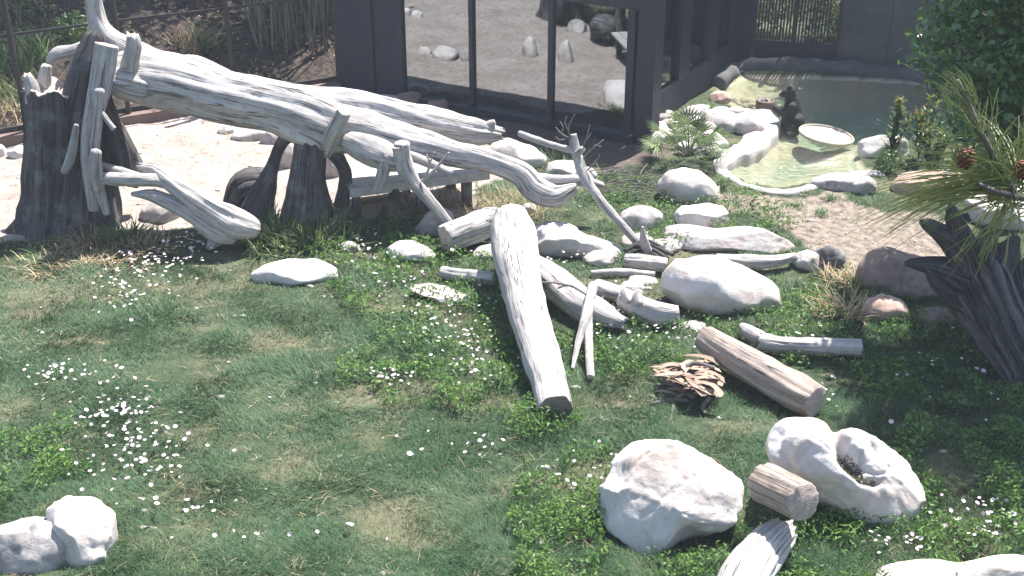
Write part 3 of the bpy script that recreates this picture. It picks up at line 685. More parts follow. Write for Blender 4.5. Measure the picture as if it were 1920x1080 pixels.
# ------------------------------------------------------------------ logs and dead trees
W = [M['trunk'], M['end']]; PW = [M['pale'], M['endpale']]; TW = [M['tan'], M['end']]; SW = [M['stump'], M['stump']]; GW = [M['snag'], M['snag']]; KW = [M['twig'], M['twig']]
y = 'y'; z = 'z'
def fallen_tree():
    t = T('fallen_tree', Z(600, 400), 'huge silvery fallen tree trunk propped on two dark stumps, forking to the right', 'dead tree')
    t.part('trunk', log([(196, 130, y, 14.35, 60), (240, 142, y, 14.35, 96), (330, 158, y, 14.4, 104), (420, 180, y, 14.4, 98), (500, 198, y, 14.4, 96), (580, 220, y, 14.4, 112), (640, 242, y, 14.45, 92), (690, 252, y, 14.5, 70)], nseg=64, ring=130, groove=.10, rough=.07, cap=('j', 'r')), W)
    t.part('limb', log([(560, 195, y, 14.5, 60), (640, 200, y, 14.6, 66), (730, 217, y, 14.7, 64), (820, 234, y, 14.8, 58), (890, 247, y, 14.9, 50), (938, 252, y, 14.95, 26)], nseg=40, groove=.12, rough=.10, cap=('r', 'j')), W)
    t.part('limb_stub', log([(870, 244, y, 14.9, 18), (905, 236, y, 14.9, 14), (928, 229, y, 14.9, 12)], nseg=14), W)
    t.part('limb', log([(600, 225, y, 14.4, 90), (690, 246, y, 14.4, 76), (770, 268, y, 14.35, 62), (850, 288, y, 14.3, 50), (920, 303, y, 14.25, 42), (975, 325, y, 14.2, 46), (1000, 352, y, 14.15, 52), (1040, 367, y, 14.1, 44), (1078, 352, y, 14.1, 20)], nseg=40, ring=120, groove=.08, cap=('r', 'r')), W)
    t.part('limb', log([(650, 262, y, 14.2, 40), (690, 280, y, 14.1, 58), (735, 298, y, 14.05, 48), (760, 308, y, 14.05, 30)], nseg=32, cap=('r', 'j')), W)
    t.part('branch', log([(740, 283, y, 14.15, 24), (790, 300, y, 14.1, 20), (845, 324, y, 14.05, 14)], nseg=16, cap=('r', 'r')), W)
    t.part('branch_stub', log([(722, 292, y, 14.0, 34), (718, 325, y, 13.95, 24), (706, 358, y, 13.95, 20)], nseg=18, cap=('r', 'j')), W)
    t.part('branch_stub', log([(612, 280, y, 14.3, 36), (624, 252, y, 14.1, 36), (635, 229, y, 14.0, 31), (645, 207, y, 13.95, 29)], nseg=28, cap=('r', 1)), W)
    t.part('branch_stub', log([(243, 140, y, 14.15, 40), (246, 108, y, 14.1, 30), (251, 84, y, 14.1, 30), (249, 66, y, 14.1, 22)], nseg=24, cap=('r', 'j')), W)
    t.part('branch_stub', log([(262, 160, y, 14.15, 60), (222, 150, y, 14.02, 50), (188, 140, y, 13.98, 26)], nseg=36, cap=('r', 'j'), groove=.2, rough=.15), W)
    t.part('root_flare', log([(300, 125, y, 14.6, 60), (240, 95, y, 14.7, 50), (200, 70, y, 14.8, 44), (180, 30, y, 14.85, 34), (172, -40, y, 14.9, 30)], nseg=32, cap=('r', 1)), W)
    t.part('branch', log([(178, 88, y, 14.8, 30), (140, 96, y, 14.8, 28), (110, 102, y, 14.8, 28), (94, 116, y, 14.8, 18)], nseg=20, cap=('r', 'r')), W)
    t.part('ridge', log([(320, 118, y, 14.6, 28), (370, 122, y, 14.6, 34), (430, 145, y, 14.6, 26)], nseg=20, cap=('r', 'r')), W)
    t.part('branch', log([(985, 332, y, 14.3, 22), (1040, 338, y, 14.3, 24), (1090, 338, y, 14.3, 22), (1130, 348, y, 14.3, 12)], nseg=18, cap=('r', 'r')), W)
fallen_tree()

def left_stump():
    b = Z(110, 425); t = T('hollow_stump', b, 'tall dark hollow stump with jagged white top at the left', 'stump')
    Y0 = b[1]
    g = list(log([(92, 458, y, Y0, 146), (96, 405, y, Y0, 116), (96, 330, y, Y0, 100), (95, 250, y, Y0, 92), (93, 200, y, Y0, 92), (92, 172, y, Y0, 92)], nseg=56, ring=80, groove=.16, rough=.14, cap=(1, 1), freq=4)); 
    V = g[0]; top = V[:, 2] > Yp(92, 172, Y0)[2] - .06
    cxy = Yp(92, 172, Y0)[:2]; a = np.arctan2(V[:, 1] - cxy[1], V[:, 0] - cxy[0]); rd = np.hypot(V[:, 0] - cxy[0], V[:, 1] - cxy[1])
    V[:, 2] += np.where(top & (rd > .2), .12 * np.maximum(0, fbm(np.column_stack((np.cos(a) * 1.8, np.sin(a) * 1.8, 0 * a)), 2) + .3), 0)
    V[:, 2] -= np.where(top & (rd < .2), .1, 0); g[0] = V
    t.part('stump_body', tuple(g), [M['stump'], M['end']])
    t.part('rim_spike', log([(62, 190, y, Y0 - .1, 34), (58, 160, y, Y0 - .1, 26), (50, 140, y, Y0 - .1, 18)], nseg=16, cap=('r', 'j')), W)
    t.part('rim_spike', log([(84, 170, y, Y0 + .2, 26), (84, 140, y, Y0 + .2, 24), (88, 122, y, Y0 + .2, 18)], nseg=16, cap=('r', 'j')), W)
    t.part('leaning_trunk', log([(178, 70, y, Y0 + .25, 40), (165, 130, y, Y0 + .15, 62), (150, 220, y, Y0 + .05, 74), (140, 320, y, Y0, 86), (135, 445, y, Y0 - .05, 120)], nseg=40, groove=.14, rough=.14, cap=('r', 1)), SW)
    t.part('buttress', log([(198, 170, y, Y0 + .3, 16), (207, 225, y, Y0 + .35, 34), (219, 275, y, Y0 + .4, 58), (225, 318, y, Y0 + .45, 74), (222, 345, y, Y0 + .4, 70)], nseg=32, groove=.2, rough=.16, cap=('r', 'j')), SW)
    t.part('buttress', log([(180, 330, y, Y0 + .1, 60), (185, 390, y, Y0 + .1, 84), (180, 452, y, Y0 + .05, 120)], nseg=32, groove=.16, rough=.12, cap=('r', 1)), SW)
    t.part('bark_ridge', log([(143, 235, y, Y0 - .3, 10), (134, 290, y, Y0 - .34, 18), (121, 322, y, Y0 - .38, 14)], nseg=14, cap=('r', 'r')), W)
    t.part('root', log([(60, 420, y, Y0 - .1, 60), (25, 445, y, Y0 - .2, 40), (5, 455, y, Y0 - .25, 18)], nseg=18, cap=('r', 'r')), SW)
    p = T('leaning_slab', Z(180, 400), 'flat grey slab of trunk leaning against the front of the hollow stump', 'log')
    g = log([(200, 84, y, Y0 - .25, 44), (194, 130, y, Y0 - .28, 44), (182, 190, y, Y0 - .34, 40), (168, 250, y, Y0 - .4, 30), (166, 300, y, Y0 - .43, 30), (172, 345, y, Y0 - .46, 30), (176, 395, y, Y0 - .5, 20)], nseg=32, groove=.04, lump=.02)
    V = g[0]; c = V[:, 1].mean(); V[:, 1] = V[:, 1] * .6 + .4 * np.interp(V[:, 2], np.sort(V[:, 2])[::40], np.array([V[np.argsort(V[:, 2])[i:i + 40], 1].mean() for i in range(0, len(V), 40)])[:len(np.sort(V[:, 2])[::40])])
    p.part('slab', g, W)
    p.part('branch', log([(186, 170, y, Y0 - .5, 22), (184, 220, y, Y0 - .5, 18), (178, 290, y, Y0 - .55, 18), (186, 350, y, Y0 - .6, 18), (200, 400, y, Y0 - .65, 14)], nseg=18, cap=('r', 'r')), W)
    p.part('branch_stub', log([(190, 210, y, Y0 - .5, 10), (203, 228, y, Y0 - .52, 11), (214, 242, y, Y0 - .54, 11)], nseg=10), W)
    p.part('branch_stub', log([(180, 350, y, Y0 - .62, 30), (178, 310, y, Y0 - .7, 26), (180, 285, y, Y0 - .72, 20)], nseg=16, cap=('r', 'r')), W)
left_stump()

def fallen_branch():
    t = T('fallen_branch', Z(430, 455), 'bleached white fallen branch lying from the hollow stump down to the flowers', 'dead tree')
    t.part('trunk', log([(262, 313, z, 1.0, 16), (290, 320, z, .95, 26), (322, 343, z, .85, 36), (360, 370, z, .7, 42), (400, 397, z, .52, 50), (440, 418, z, .36, 58), (476, 428, z, .26, 42)], nseg=48, groove=.07, cap=('j', 'r')), PW)
    t.part('limb', log([(188, 334, z, .90, 22), (240, 337, z, .9, 26), (290, 338, z, .88, 24), (318, 345, z, .84, 22)], nseg=28, groove=.08, cap=('j', 'r')), PW)
    t.part('limb', log([(190, 310, z, 1.02, 12), (222, 320, z, .98, 18), (258, 332, z, .92, 18)], nseg=18, groove=.08, cap=('j', 'r')), PW)
    t.part('limb', log([(248, 364, z, .72, 8), (285, 367, z, .7, 24), (330, 384, z, .6, 32), (372, 406, z, .44, 42), (408, 430, z, .28, 48), (436, 440, z, .2, 40)], nseg=32, groove=.09, cap=('r', 'r')), PW)
    t.part('root_end', log([(420, 428, z, .2, 56), (408, 446, z, .12, 36), (392, 464, z, .04, 14)], nseg=20, cap=('r', 'r')), PW)
fallen_branch()

def mid_stump():
    b = Z(572, 418); Y0 = b[1]; t = T('forked_stump', b, 'dark forked stump under the middle of the fallen tree', 'stump')
    t.part('stump_body', log([(585, 225, y, Y0 + .05, 60), (582, 275, y, Y0, 58), (575, 340, y, Y0 - .05, 66), (572, 430, y, Y0 - .1, 104)], nseg=32, groove=.14, rough=.1), SW)
    t.part('leg', log([(555, 240, y, Y0 + .3, 40), (528, 270, y, Y0 + .25, 22), (512, 310, y, Y0 + .15, 24), (498, 350, y, Y0 + .1, 40), (480, 400, y, Y0, 60)], nseg=20, groove=.12, cap=('r', 'r')), SW)
    t.part('root', log([(500, 345, y, Y0 + .35, 60), (465, 350, y, Y0 + .35, 66), (438, 380, y, Y0 + .3, 40), (430, 400, y, Y0 + .3, 30)], nseg=24, groove=.12, cap=('r', 'r')), SW)
    t.part('leg', log([(600, 260, y, Y0, 40), (628, 290, y, Y0 + .05, 28), (648, 330, y, Y0 + .1, 24), (640, 385, y, Y0 + .1, 30)], nseg=20, groove=.1, cap=('r', 1)), SW)
mid_stump()

def platform():
    up = np.array((0, 0, 1.)); fl = Z(655, 352, .52); fr = Z(917, 318, .52); d = fr - fl; d[2] = 0; L = np.linalg.norm(d); d /= L; nb = np.array((-d[1], d[0], 0))
    t = T('timber_platform', fl, 'low grey timber platform under the fallen tree', 'platform')
    for i in range(6):
        t.part('plank', box(fl + nb * (.16 * i + .003) + up * random.uniform(-.004, .004) - up * .035, d * (L - random.uniform(0, .05)), nb * .15, up * .035), M['plank'], smooth=False)
    t.part('front_beam', box(fl - nb * .03 - up * .13, d * L, nb * .06, up * .12), M['plank'], smooth=False)
    for x, s in ((.05, .1), (L * .48, .1), (L - .35, .12)):
        for q in (0.04, .75): t.part('leg', box(fl + d * x + nb * q - up * .72, d * s, nb * s, up * .68), M['stump'], smooth=False)
    a = fl + d * .25 - up * .08 - nb * .0
    for s in (-1, 1):
        e = fl + d * (.6 + s * .28) - up * .6 ; st = fl + d * .6 - up * .1
        t.part('brace', tube([st, (st + e) / 2, e], [.045] * 3, nseg=8), SW)
    for i, (px, py, ln, th) in enumerate(((640, 385, .9, .03), (625, 397, .28, .07), (722, 372, .35, .02))):
        p = Z(px, py, .05)
        single('board', box(p, d * ln, nb * .12, up * th), M['shadeplank' if i != 1 else 'plank'], ['brown split board lying in the shade under the platform', 'thick grey block of wood under the left end of the platform', 'short thin board further right in the shade under the platform'][i], 'board', smooth=False)
platform()

def simple_log(name, pts, mats, label, cat='log', **k):
    k.setdefault('nseg', 40); return single(name, log(pts, **k), mats, label, cat)
L9 = [(958, 412, z, .62, 70), (962, 440, z, .60, 84), (975, 520, z, .46, 78), (1000, 620, z, .32, 74), (1025, 700, z, .2, 72), (1042, 768, z, .13, 66)]
simple_log('long_log', L9, [M['pale'], M['endshade']], 'long straight bleached log sloping down toward the camera in the centre', nseg=64, ring=140, groove=.03, rough=.02, lump=.05, cap=('r', 1))
simple_log('thick_log', [(835, 448, z, .18, 50), (875, 432, z, .22, 56), (925, 418, z, .26, 54), (970, 425, z, .26, 50)], W, 'short thick grooved log behind the top of the long log', groove=.14, rough=.14)
simple_log('short_log', [(828, 510, z, .08, 22), (870, 516, z, .09, 24), (925, 522, z, .09, 24)], PW, 'small bleached log lying left of the long log')
simple_log('pale_log', [(1000, 492, z, .28, 34), (1035, 525, z, .22, 62), (1090, 570, z, .17, 62), (1130, 592, z, .14, 50), (1168, 606, z, .12, 22)], PW, 'thick bleached log pointing down right beside the long log', cap=('r', 'j'), groove=.06)
simple_log('pale_log', [(1120, 540, z, .12, 34), (1160, 552, z, .14, 30), (1190, 560, z, .15, 24)], PW, 'stubby knotted piece of bleached wood between two logs', nseg=24, cap=('j', 'j'))
def knotty():
    t = T('knotted_log', Z(1225, 600), 'short bleached log with two knobs left of the smooth white boulder', 'log')
    t.part('log_body', log([(1168, 562, z, .2, 34), (1205, 578, z, .17, 46), (1240, 590, z, .15, 46), (1270, 592, z, .14, 40)], nseg=36, cap=('r', 1)), PW)
    t.part('knob', log([(1178, 565, z, .24, 20), (1172, 552, z, .30, 18), (1170, 543, z, .34, 12)], nseg=14, cap=('r', 'r')), PW)
    t.part('knob', log([(1198, 570, z, .26, 18), (1196, 555, z, .32, 20), (1200, 547, z, .36, 14)], nseg=14, cap=('r', 'r')), PW)
knotty()
simple_log('pale_log', [(1345, 486, z, .1, 20), (1400, 490, z, .11, 26), (1450, 490, z, .11, 24), (1490, 480, z, .12, 14)], PW, 'thin pale log lying below the long rock slab', cap=('r', 'j'))
simple_log('pale_log', [(1108, 512, z, .06, 10), (1165, 510, z, .07, 14), (1228, 514, z, .06, 10)], PW, 'slim bleached pole on the ground above the smooth white boulder', nseg=16)
simple_log('pale_log', [(1172, 488, z, .12, 22), (1205, 492, z, .12, 30), (1250, 498, z, .1, 28)], PW, 'short ridged log under the twisted root', groove=.15)
simple_log('tan_log', [(1322, 634, z, .24, 50), (1370, 665, z, .23, 58), (1440, 705, z, .2, 66), (1500, 738, z, .19, 72), (1530, 752, z, .19, 64)], TW, 'thick tan log lying diagonally in the grass right of centre', nseg=56, groove=.05, rough=.05, lump=.04)
simple_log('cut_log', [(1425, 640, z, .12, 34), (1470, 646, z, .12, 30), (1540, 650, z, .12, 32), (1614, 652, z, .12, 34)], PW, 'straight bleached log with a sawn end right of the tan log', cap=('j', 1))
simple_log('wood_knob', [(1392, 612, z, .12, 16), (1405, 622, z, .13, 26), (1425, 634, z, .12, 28)], PW, 'knobbly bleached stub touching the left end of the sawn log', nseg=20, cap=('r', 'r'))
simple_log('short_round', [(1430, 904, z, .46, 72), (1465, 921, z, .52, 76), (1506, 941, z, .58, 76)], [M['tan'], M['end']], 'short thick log round wedged between the two big white boulders', nseg=64, groove=.06, rough=.06, lump=.04)
simple_log('bottom_log', [(1465, 1000, z, .12, 60), (1430, 1035, z, .14, 84), (1400, 1080, z, .16, 92), (1370, 1140, z, .18, 100)], PW, 'bleached log leaving the picture at the bottom edge between the boulders', nseg=56, cap=('j', 1))
# crossed sticks
s = T('crossed_sticks', Z(1095, 700), 'two bleached sticks leaning together like a narrow letter A', 'sticks')
s.part('stick', log([(1112, 535, z, .42, 20), (1100, 590, z, .32, 20), (1085, 640, z, .16, 14), (1073, 692, z, .04, 7)], nseg=16), PW)
s.part('stick', log([(1104, 575, z, .32, 14), (1104, 640, z, .18, 16), (1107, 708, z, .05, 15)], nseg=16), PW)
s.part('side_twig', log([(1100, 552, z, .42, 5), (1068, 535, z, .45, 5), (1045, 540, z, .42, 4)], nseg=8), KW)
s.part('side_twig', log([(1070, 536, z, .45, 4), (1040, 530, z, .46, 4), (1000, 530, z, .46, 3)], nseg=8), KW)
# forked post
b = Z(845, 415); s = T('forked_post', b, 'grey forked dead post standing in front of the fallen tree', 'dead tree')
s.part('trunk', log([(753, 268, y, 13.9, 30), (757, 300, y, 13.9, 30), (775, 340, y, 13.85, 28), (805, 375, y, 13.8, 22), (845, 425, y, 13.75, 20)], nseg=24, cap=(1, 'r')), W)
s.part('fork', log([(746, 275, y, 13.85, 22), (750, 310, y, 13.85, 20), (756, 328, y, 13.85, 16)], nseg=16), W)
for q in ([(796, 332, y, 13.8, 5), (806, 310, y, 13.8, 5), (800, 290, y, 13.8, 3)], [(790, 340, y, 13.8, 6), (815, 318, y, 13.8, 6), (842, 286, y, 13.8, 4)], [(803, 312, y, 13.8, 4), (815, 285, y, 13.8, 3)]):
    s.part('twig', log(q, nseg=7), PW)
# dead sapling with twigs
b = Z(1195, 452); s = T('dead_sapling', b, 'thin dead sapling with bare twigs leaning over the rocks', 'dead tree')
s.part('trunk', log([(1074, 252, y, 13.9, 14), (1080, 285, y, 13.85, 18), (1095, 330, y, 13.7, 20), (1125, 375, y, 13.55, 17), (1160, 415, y, 13.45, 16), (1195, 455, y, 13.4, 16)], nseg=18, cap=(1, 'r')), W)
s.part('branch', log([(1086, 285, y, 13.85, 14), (1050, 276, y, 13.9, 13), (1010, 264, y, 13.95, 13), (974, 250, y, 14.0, 12)], nseg=14, cap=('r', 'r')), W)
s.part('branch_stub', log([(1080, 290, y, 13.8, 14), (1092, 280, y, 13.75, 14)], nseg=12, cap=('r', 'r')), W)
for q in ([(1072, 262), (1052, 250), (1042, 238)], [(1070, 258), (1066, 238), (1078, 214)], [(1068, 250), (1060, 232), (1062, 218)], [(1084, 290), (1098, 262), (1106, 234)], [(1098, 262), (1104, 256), (1108, 250)], [(1090, 300), (1110, 280), (1132, 262)], [(1110, 280), (1118, 272), (1128, 276)], [(1052, 250), (1056, 240), (1050, 228)], [(1095, 330), (1080, 350), (1065, 362)], [(1100, 320), (1120, 300), (1124, 290)], [(1060, 262), (1048, 262), (1042, 256)]):
    s.part('twig', log([(a, c, y, 13.8, w_) for (a, c), w_ in zip(q, (3.5, 3, 2))], nseg=6, ring=8), KW)
# twisted root
s = T('twisted_root', Z(1215, 485), 'tangle of dark grey roots with a pointed spur at the foot of the sapling', 'root')
for q in ([(1172, 470), (1195, 460), (1225, 468), (1252, 485)], [(1176, 476), (1200, 470), (1228, 478), (1246, 492)], [(1178, 464), (1205, 456), (1232, 464), (1262, 478)], [(1182, 482), (1210, 478), (1240, 488)], [(1190, 458), (1215, 452), (1245, 466)]):
    s.part('root', log([(a, c, z, .14 + .03 * math.sin(i * 2), 8) for i, (a, c) in enumerate(q)], nseg=8), GW)
s.part('spur', log([(1205, 425, z, .5, 5), (1206, 445, z, .35, 14), (1212, 470, z, .15, 22)], nseg=14), W)

# root snag on the right
def snag():
    t = T('uprooted_snag', Z(1880, 640), 'dark uprooted tree snag with splayed fluted roots in shade at the right', 'dead tree')
    Y0 = 10.6
    t.part('trunk', log([(1812, 480, y, Y0 + .3, 90), (1838, 525, y, Y0 + .15, 128), (1870, 590, y, Y0 - .1, 112), (1905, 660, y, Y0 - .35, 92), (1960, 760, y, Y0 - .7, 86)], nseg=90, ring=90, groove=.22, rough=.28, freq=6, cap=('j', 1)), GW)
    for q in ([(1815, 500, 60), (1785, 455, 42), (1745, 425, 26), (1728, 415, 10)], [(1820, 500, 60), (1800, 440, 40), (1788, 405, 26), (1782, 385, 10)], [(1845, 520, 70), (1850, 460, 40), (1852, 425, 14)], [(1860, 540, 70), (1885, 480, 44), (1905, 445, 14)], [(1870, 560, 60), (1930, 500, 40), (1960, 470, 16)], [(1800, 520, 60), (1750, 500, 36), (1700, 492, 12)], [(1830, 560, 60), (1790, 560, 40), (1755, 530, 22), (1735, 500, 8)], [(1850, 620, 50), (1820, 590, 36), (1790, 570, 14)]):
        t.part('root', log([(a, c, y, Y0 + .1 - .05 * i, w) for i, (a, c, w) in enumerate(q)], nseg=28, groove=.2, rough=.22, freq=5, cap=('r', 'r')), GW)
snag()

# ------------------------------------------------------------------ pool contents
def lathe(prof, n=48):
    V = []; Fq = []
    for r, h in prof:
        for k in range(n): a = 2 * math.pi * k / n; V.append((r * math.cos(a), r * math.sin(a), h))
    for i in range(len(prof) - 1):
        for k in range(n): Fq.append((i * n + k, i * n + (k + 1) % n, (i + 1) * n + (k + 1) % n, (i + 1) * n + k))
    Fq.append(tuple(range(n))[::-1]); Fq.append(tuple(range((len(prof) - 1) * n, len(prof) * n)))
    return np.array(V), Fq
def dish():
    c = Z(1549, 254, -.03); r = 52 * m_per_px(c)
    t = T('round_dish', c, 'wide shallow round tan dish afloat in the pool', 'dish')
    tl = Matrix.Rotation(R(7), 3, 'Y') @ Matrix.Rotation(R(2), 3, 'X'); Mt = np.array(tl)
    V, Fq = lathe([(r * .93, -.035), (r * .98, -.02), (r, .02), (r * .985, .03), (r * .95, .03), (r * .94, .012), (r * .93, -.002)])
    t.part('rim', (V @ Mt.T + c, Fq, None, None), M['rim'])
    V, Fq = lathe([(r * .93, -.004), (r * .9, .004), (r * .5, -.002), (r * .1, .0)])
    V[:, 2] += .006 * fbm(V * 14, 3); t.part('bowl_floor', (V @ Mt.T + c, Fq, None, None), M['dish'])
    c = Z(1434, 198, -.02); r = 17 * m_per_px(c)
    t = T('feed_tub', c, 'small brown tub of food bobbing in front of the bear', 'tub')
    V, Fq = lathe([(r * .8, -.12), (r, -.02), (r * 1.02, .09), (r * .92, .10), (r * .78, .10), (r * .74, .06)]); t.part('tub', (V + c, Fq, None, None), M['tub'])
    for i in range(26):
        a = random.random() * 6.28; q = r * .68 * math.sqrt(random.random()); V, Fc = ico(1); s = random.uniform(.012, .024)
        t.part('food_lump', (V * s + c + np.array((q * math.cos(a), q * math.sin(a), .07 + random.uniform(0, .02))), Fc, None, None), M['ice'] if i % 3 else M['tub'])
dish()

def bear():
    base = Z(1482, 238, -.1); mp = m_per_px(base); Yb = base[1]
    P = lambda px, py, dy=0.0: np.array(Yp(px, py, Yb + dy))
    spheres = []
    def chain(pts, n=14):
        S = catmull(np.array([(*P(a, b, dy), w * mp / 2, ) for a, b, dy, w in pts]), n)
        for q in S: spheres.append((q[:3], q[3]))
    chain([(1484, 238, .0, 42), (1485, 226, .0, 42), (1487, 212, .0, 36), (1486, 198, .0, 31), (1484, 184, .0, 25), (1480, 174, -.02, 22)], 22)      # haunch, back, neck
    chain([(1481, 171, -.02, 22), (1476, 173, -.04, 20), (1469, 177, -.05, 12), (1465, 178, -.05, 9)], 10)   # skull, muzzle
    chain([(1482, 200, -.12, 22), (1473, 211, -.16, 17), (1464, 210, -.18, 14), (1456, 204, -.18, 12), (1453, 202, -.18, 11)], 16)  # near arm
    chain([(1484, 200, .12, 20), (1474, 212, .16, 15), (1462, 211, .16, 12), (1454, 206, .15, 10)], 14)  # far arm
    chain([(1494, 226, -.12, 28), (1488, 236, -.16, 22), (1476, 239, -.2, 17)], 10); chain([(1492, 228, .12, 28), (1484, 236, .16, 22), (1472, 239, .18, 15)], 10)
    chain([(1494, 226, 0, 30), (1498, 222, 0, 18)], 4)
    bm = bmesh.new()
    for c, r in spheres: bmesh.ops.create_icosphere(bm, subdivisions=2, radius=r, matrix=Matrix.Translation(Vector(c - base)))
    for s_ in (-1, 1):   # ears
        c = P(1481, 163, -.02 + s_ * .075); bmesh.ops.create_icosphere(bm, subdivisions=2, radius=4.2 * mp, matrix=Matrix.Translation(Vector(c - base)))
    me = bpy.data.meshes.new('body'); bm.to_mesh(me); bm.free(); me.materials.append(M['fur'])
    t = T('bear', base, 'black bear sitting upright in the pool, reaching toward the brown tub', 'bear')
    o = add('body', me, t.o)
    r = o.modifiers.new('remesh', 'REMESH'); r.mode = 'VOXEL'; r.voxel_size = .014; r.use_smooth_shade = True
    sm = o.modifiers.new('smooth', 'SMOOTH'); sm.iterations = 6
    tx = bpy.data.textures.new('fur_clumps', 'CLOUDS'); tx.noise_scale = .035
    dm = o.modifiers.new('tufts', 'DISPLACE'); dm.texture = tx; dm.strength = .022; dm.mid_level = .5
    for s_ in (-1, 1):
        V, Fc = ico(2); t.part('eye', (V * .007 + P(1472, 171, -.05 + s_ * .04), Fc, None, None), M['muzzle'])
    V, Fc = ico(2); t.part('nose', (V * np.array((.018, .02, .014)) + P(1461.5, 177, -.05), Fc, None, None), M['muzzle'])
bear()

# ------------------------------------------------------------------ plants
def blades(P, Ln, wd, dirs, lean, tint, droop=.4, seg=3, curl=None):
    """numpy strip blades. P (n,3), returns quads"""
    n = len(P); side = np.column_stack((-dirs[:, 1], dirs[:, 0], 0 * dirs[:, 0])); V = []
    for k in range(seg + 1):
        t = k / seg; hz = Ln * (np.sin(lean) * t + droop * t * t * .6); up_ = Ln * (np.cos(lean) * t - droop * t * t * .45)
        c = P + np.column_stack((dirs * hz[:, None], up_)); w_ = (wd * (1 - t ** 1.6) * .5 + wd * .02)[:, None] * side
        V += [c - w_, c + w_]
    V = np.stack(V, 1).reshape(-1, 3); b = np.arange(n)[:, None] * 2 * (seg + 1)
    Fq = np.concatenate([np.stack((b[:, 0] + 2 * k, b[:, 0] + 2 * k + 1, b[:, 0] + 2 * k + 3, b[:, 0] + 2 * k + 2), 1) for k in range(seg)])
    return V, Fq, {'tint': np.repeat(tint, 2 * (seg + 1))}, None
def ring_dirs(n): a = RNG.uniform(0, 2 * np.pi, n); return np.column_stack((np.cos(a), np.sin(a)))

def scatter(n, py0=400, py1=1250, mx=330):
    """ground points, denser close to the camera, out past both sides of the view"""
    px = RNG.uniform(-mx, 1920 + mx, n); py = RNG.uniform(py0, py1, n)
    u = (px - 960) / F; v = (540 - py) / F; dy = CP + v * SP; dz = -SP + v * CP; t = -CAMZ / dz
    return np.column_stack((u * t, dy * t)), t
def lawn():
    xy, t = scatter(560000, 285)
    s, st, di, q = sandmask(xy); dry = drymask(xy)
    mid = (xy[:, 1] > 13.3)
    bald = np.clip((dry - .9) * 3, 0, .4)
    wob = np.column_stack((fbm(np.column_stack((xy * 4, 0 * xy[:, :1] + 71)), 3), fbm(np.column_stack((xy * 4, 0 * xy[:, :1] + 82)), 3))) * .22
    for (a, b_, r) in ((575, 640, .26), (1310, 800, .22), (1385, 800, .2), (1480, 690, .18), (1760, 870, .4), (1230, 640, .2), (470, 825, .16), (650, 715, .22), (30, 470, .5), (1180, 745, .2)):
        c = Z(a, b_)[:2]; bald = np.maximum(bald, .9 * np.exp(-((xy + wob - c) ** 2 * np.array((1, .8))).sum(1) / r ** 2))
    clump = fbm(np.column_stack((xy * 3, 0 * xy[:, :1])), 3)
    p = np.where(s | st, .015, np.where(di, .10 * (clump > .25), np.where(mid, .28 + .6 * (clump > .15), 1 - bald)))
    pool = inpoly(xy, POOL) | (pdist(xy, POOL) < .25); p[pool] = 0
    p = np.where((xy[:, 1] > 18) | ((xy[:, 0] < -1) & (xy[:, 1] > 14.9)), 0, p)
    keep = RNG.random(len(xy)) < p; xy = xy[keep]; t = t[keep]; dry = dry[keep]; clump = clump[keep]
    n = len(xy); tall = fbm(np.column_stack((xy * 1.3, 0 * xy[:, :1] + 7)), 3)
    tuf = fbm(np.column_stack((xy * 7, 0 * xy[:, :1] + 27)), 2)
    Ln = np.clip(.07 + .07 * tall + .05 * tuf + RNG.uniform(-.02, .03, n), .025, .16); wd = .0036 * t / 9 * RNG.uniform(.8, 1.6, n)
    tint = np.clip((dry - .55) * .9 + RNG.normal(0, .26, n) - tall * .35 + tuf * .25, 0, 1); tint = np.where(RNG.random(n) < .08, RNG.uniform(.7, 1, n), tint)
    wind = np.column_stack((pn(np.column_stack((xy * 1.5, 0 * xy[:, :1] + 2))), pn(np.column_stack((xy * 1.5, 0 * xy[:, :1] + 31))))) * 2.5
    d = ring_dirs(n) + wind; d /= np.linalg.norm(d, axis=1)[:, None]
    g = blades(np.column_stack((xy, ground_z(xy) - .005)), Ln, wd, d, RNG.uniform(.2, 1.0, n), tint, .5, 2)
    o = add('grass', mesh('grass', g[0], g[1], M['grass'], True, g[2])); tag(o, 'patchy green and straw coloured lawn grass', None, None, 'stuff')
    k = RNG.permutation(n)[:6000]; P = np.column_stack((xy[k], ground_z(xy[k]) + RNG.uniform(.01, .05, len(k)))); k = k[fbm(P * np.array((1.5, 1.5, 0)) + 90, 3) > -.05]; P = np.column_stack((xy[k], ground_z(xy[k]) + .02))
    g = blades(P, RNG.uniform(.05, .14, len(k)), wd[k] * .8, ring_dirs(len(k)), RNG.uniform(1.1, 1.5, len(k)), RNG.random(len(k)), .1, 2)
    tag(add('dead_grass', mesh('dead_grass', g[0], g[1], M['dry'], True, g[2])), 'dry straw blades matted among the green grass', None, None, 'stuff')
lawn()
def in_px(xy, poly): return inpoly(xy, gxy(poly))
COVER = [[(1470, 950), (1520, 880), (1800, 800), (2100, 820), (2100, 1250), (1400, 1250)], [(500, 400), (760, 430), (960, 500), (1050, 720), (1090, 810), (990, 820), (800, 760), (660, 760), (700, 600), (520, 470), (440, 440)],
         [(1260, 600), (1640, 500), (1960, 560), (1960, 800), (1700, 760), (1560, 700), (1420, 640)], [(1010, 640), (1180, 600), (1300, 640), (1220, 700), (1100, 720)], [(950, 900), (1140, 820), (1110, 1100), (960, 1150)],
         [(1300, 1040), (1420, 960), (1400, 1250), (1150, 1250), (1150, 1060)], [(0, 820), (120, 780), (160, 900), (0, 960)], [(1130, 340), (1420, 360), (1500, 430), (1250, 480), (1120, 450)]]
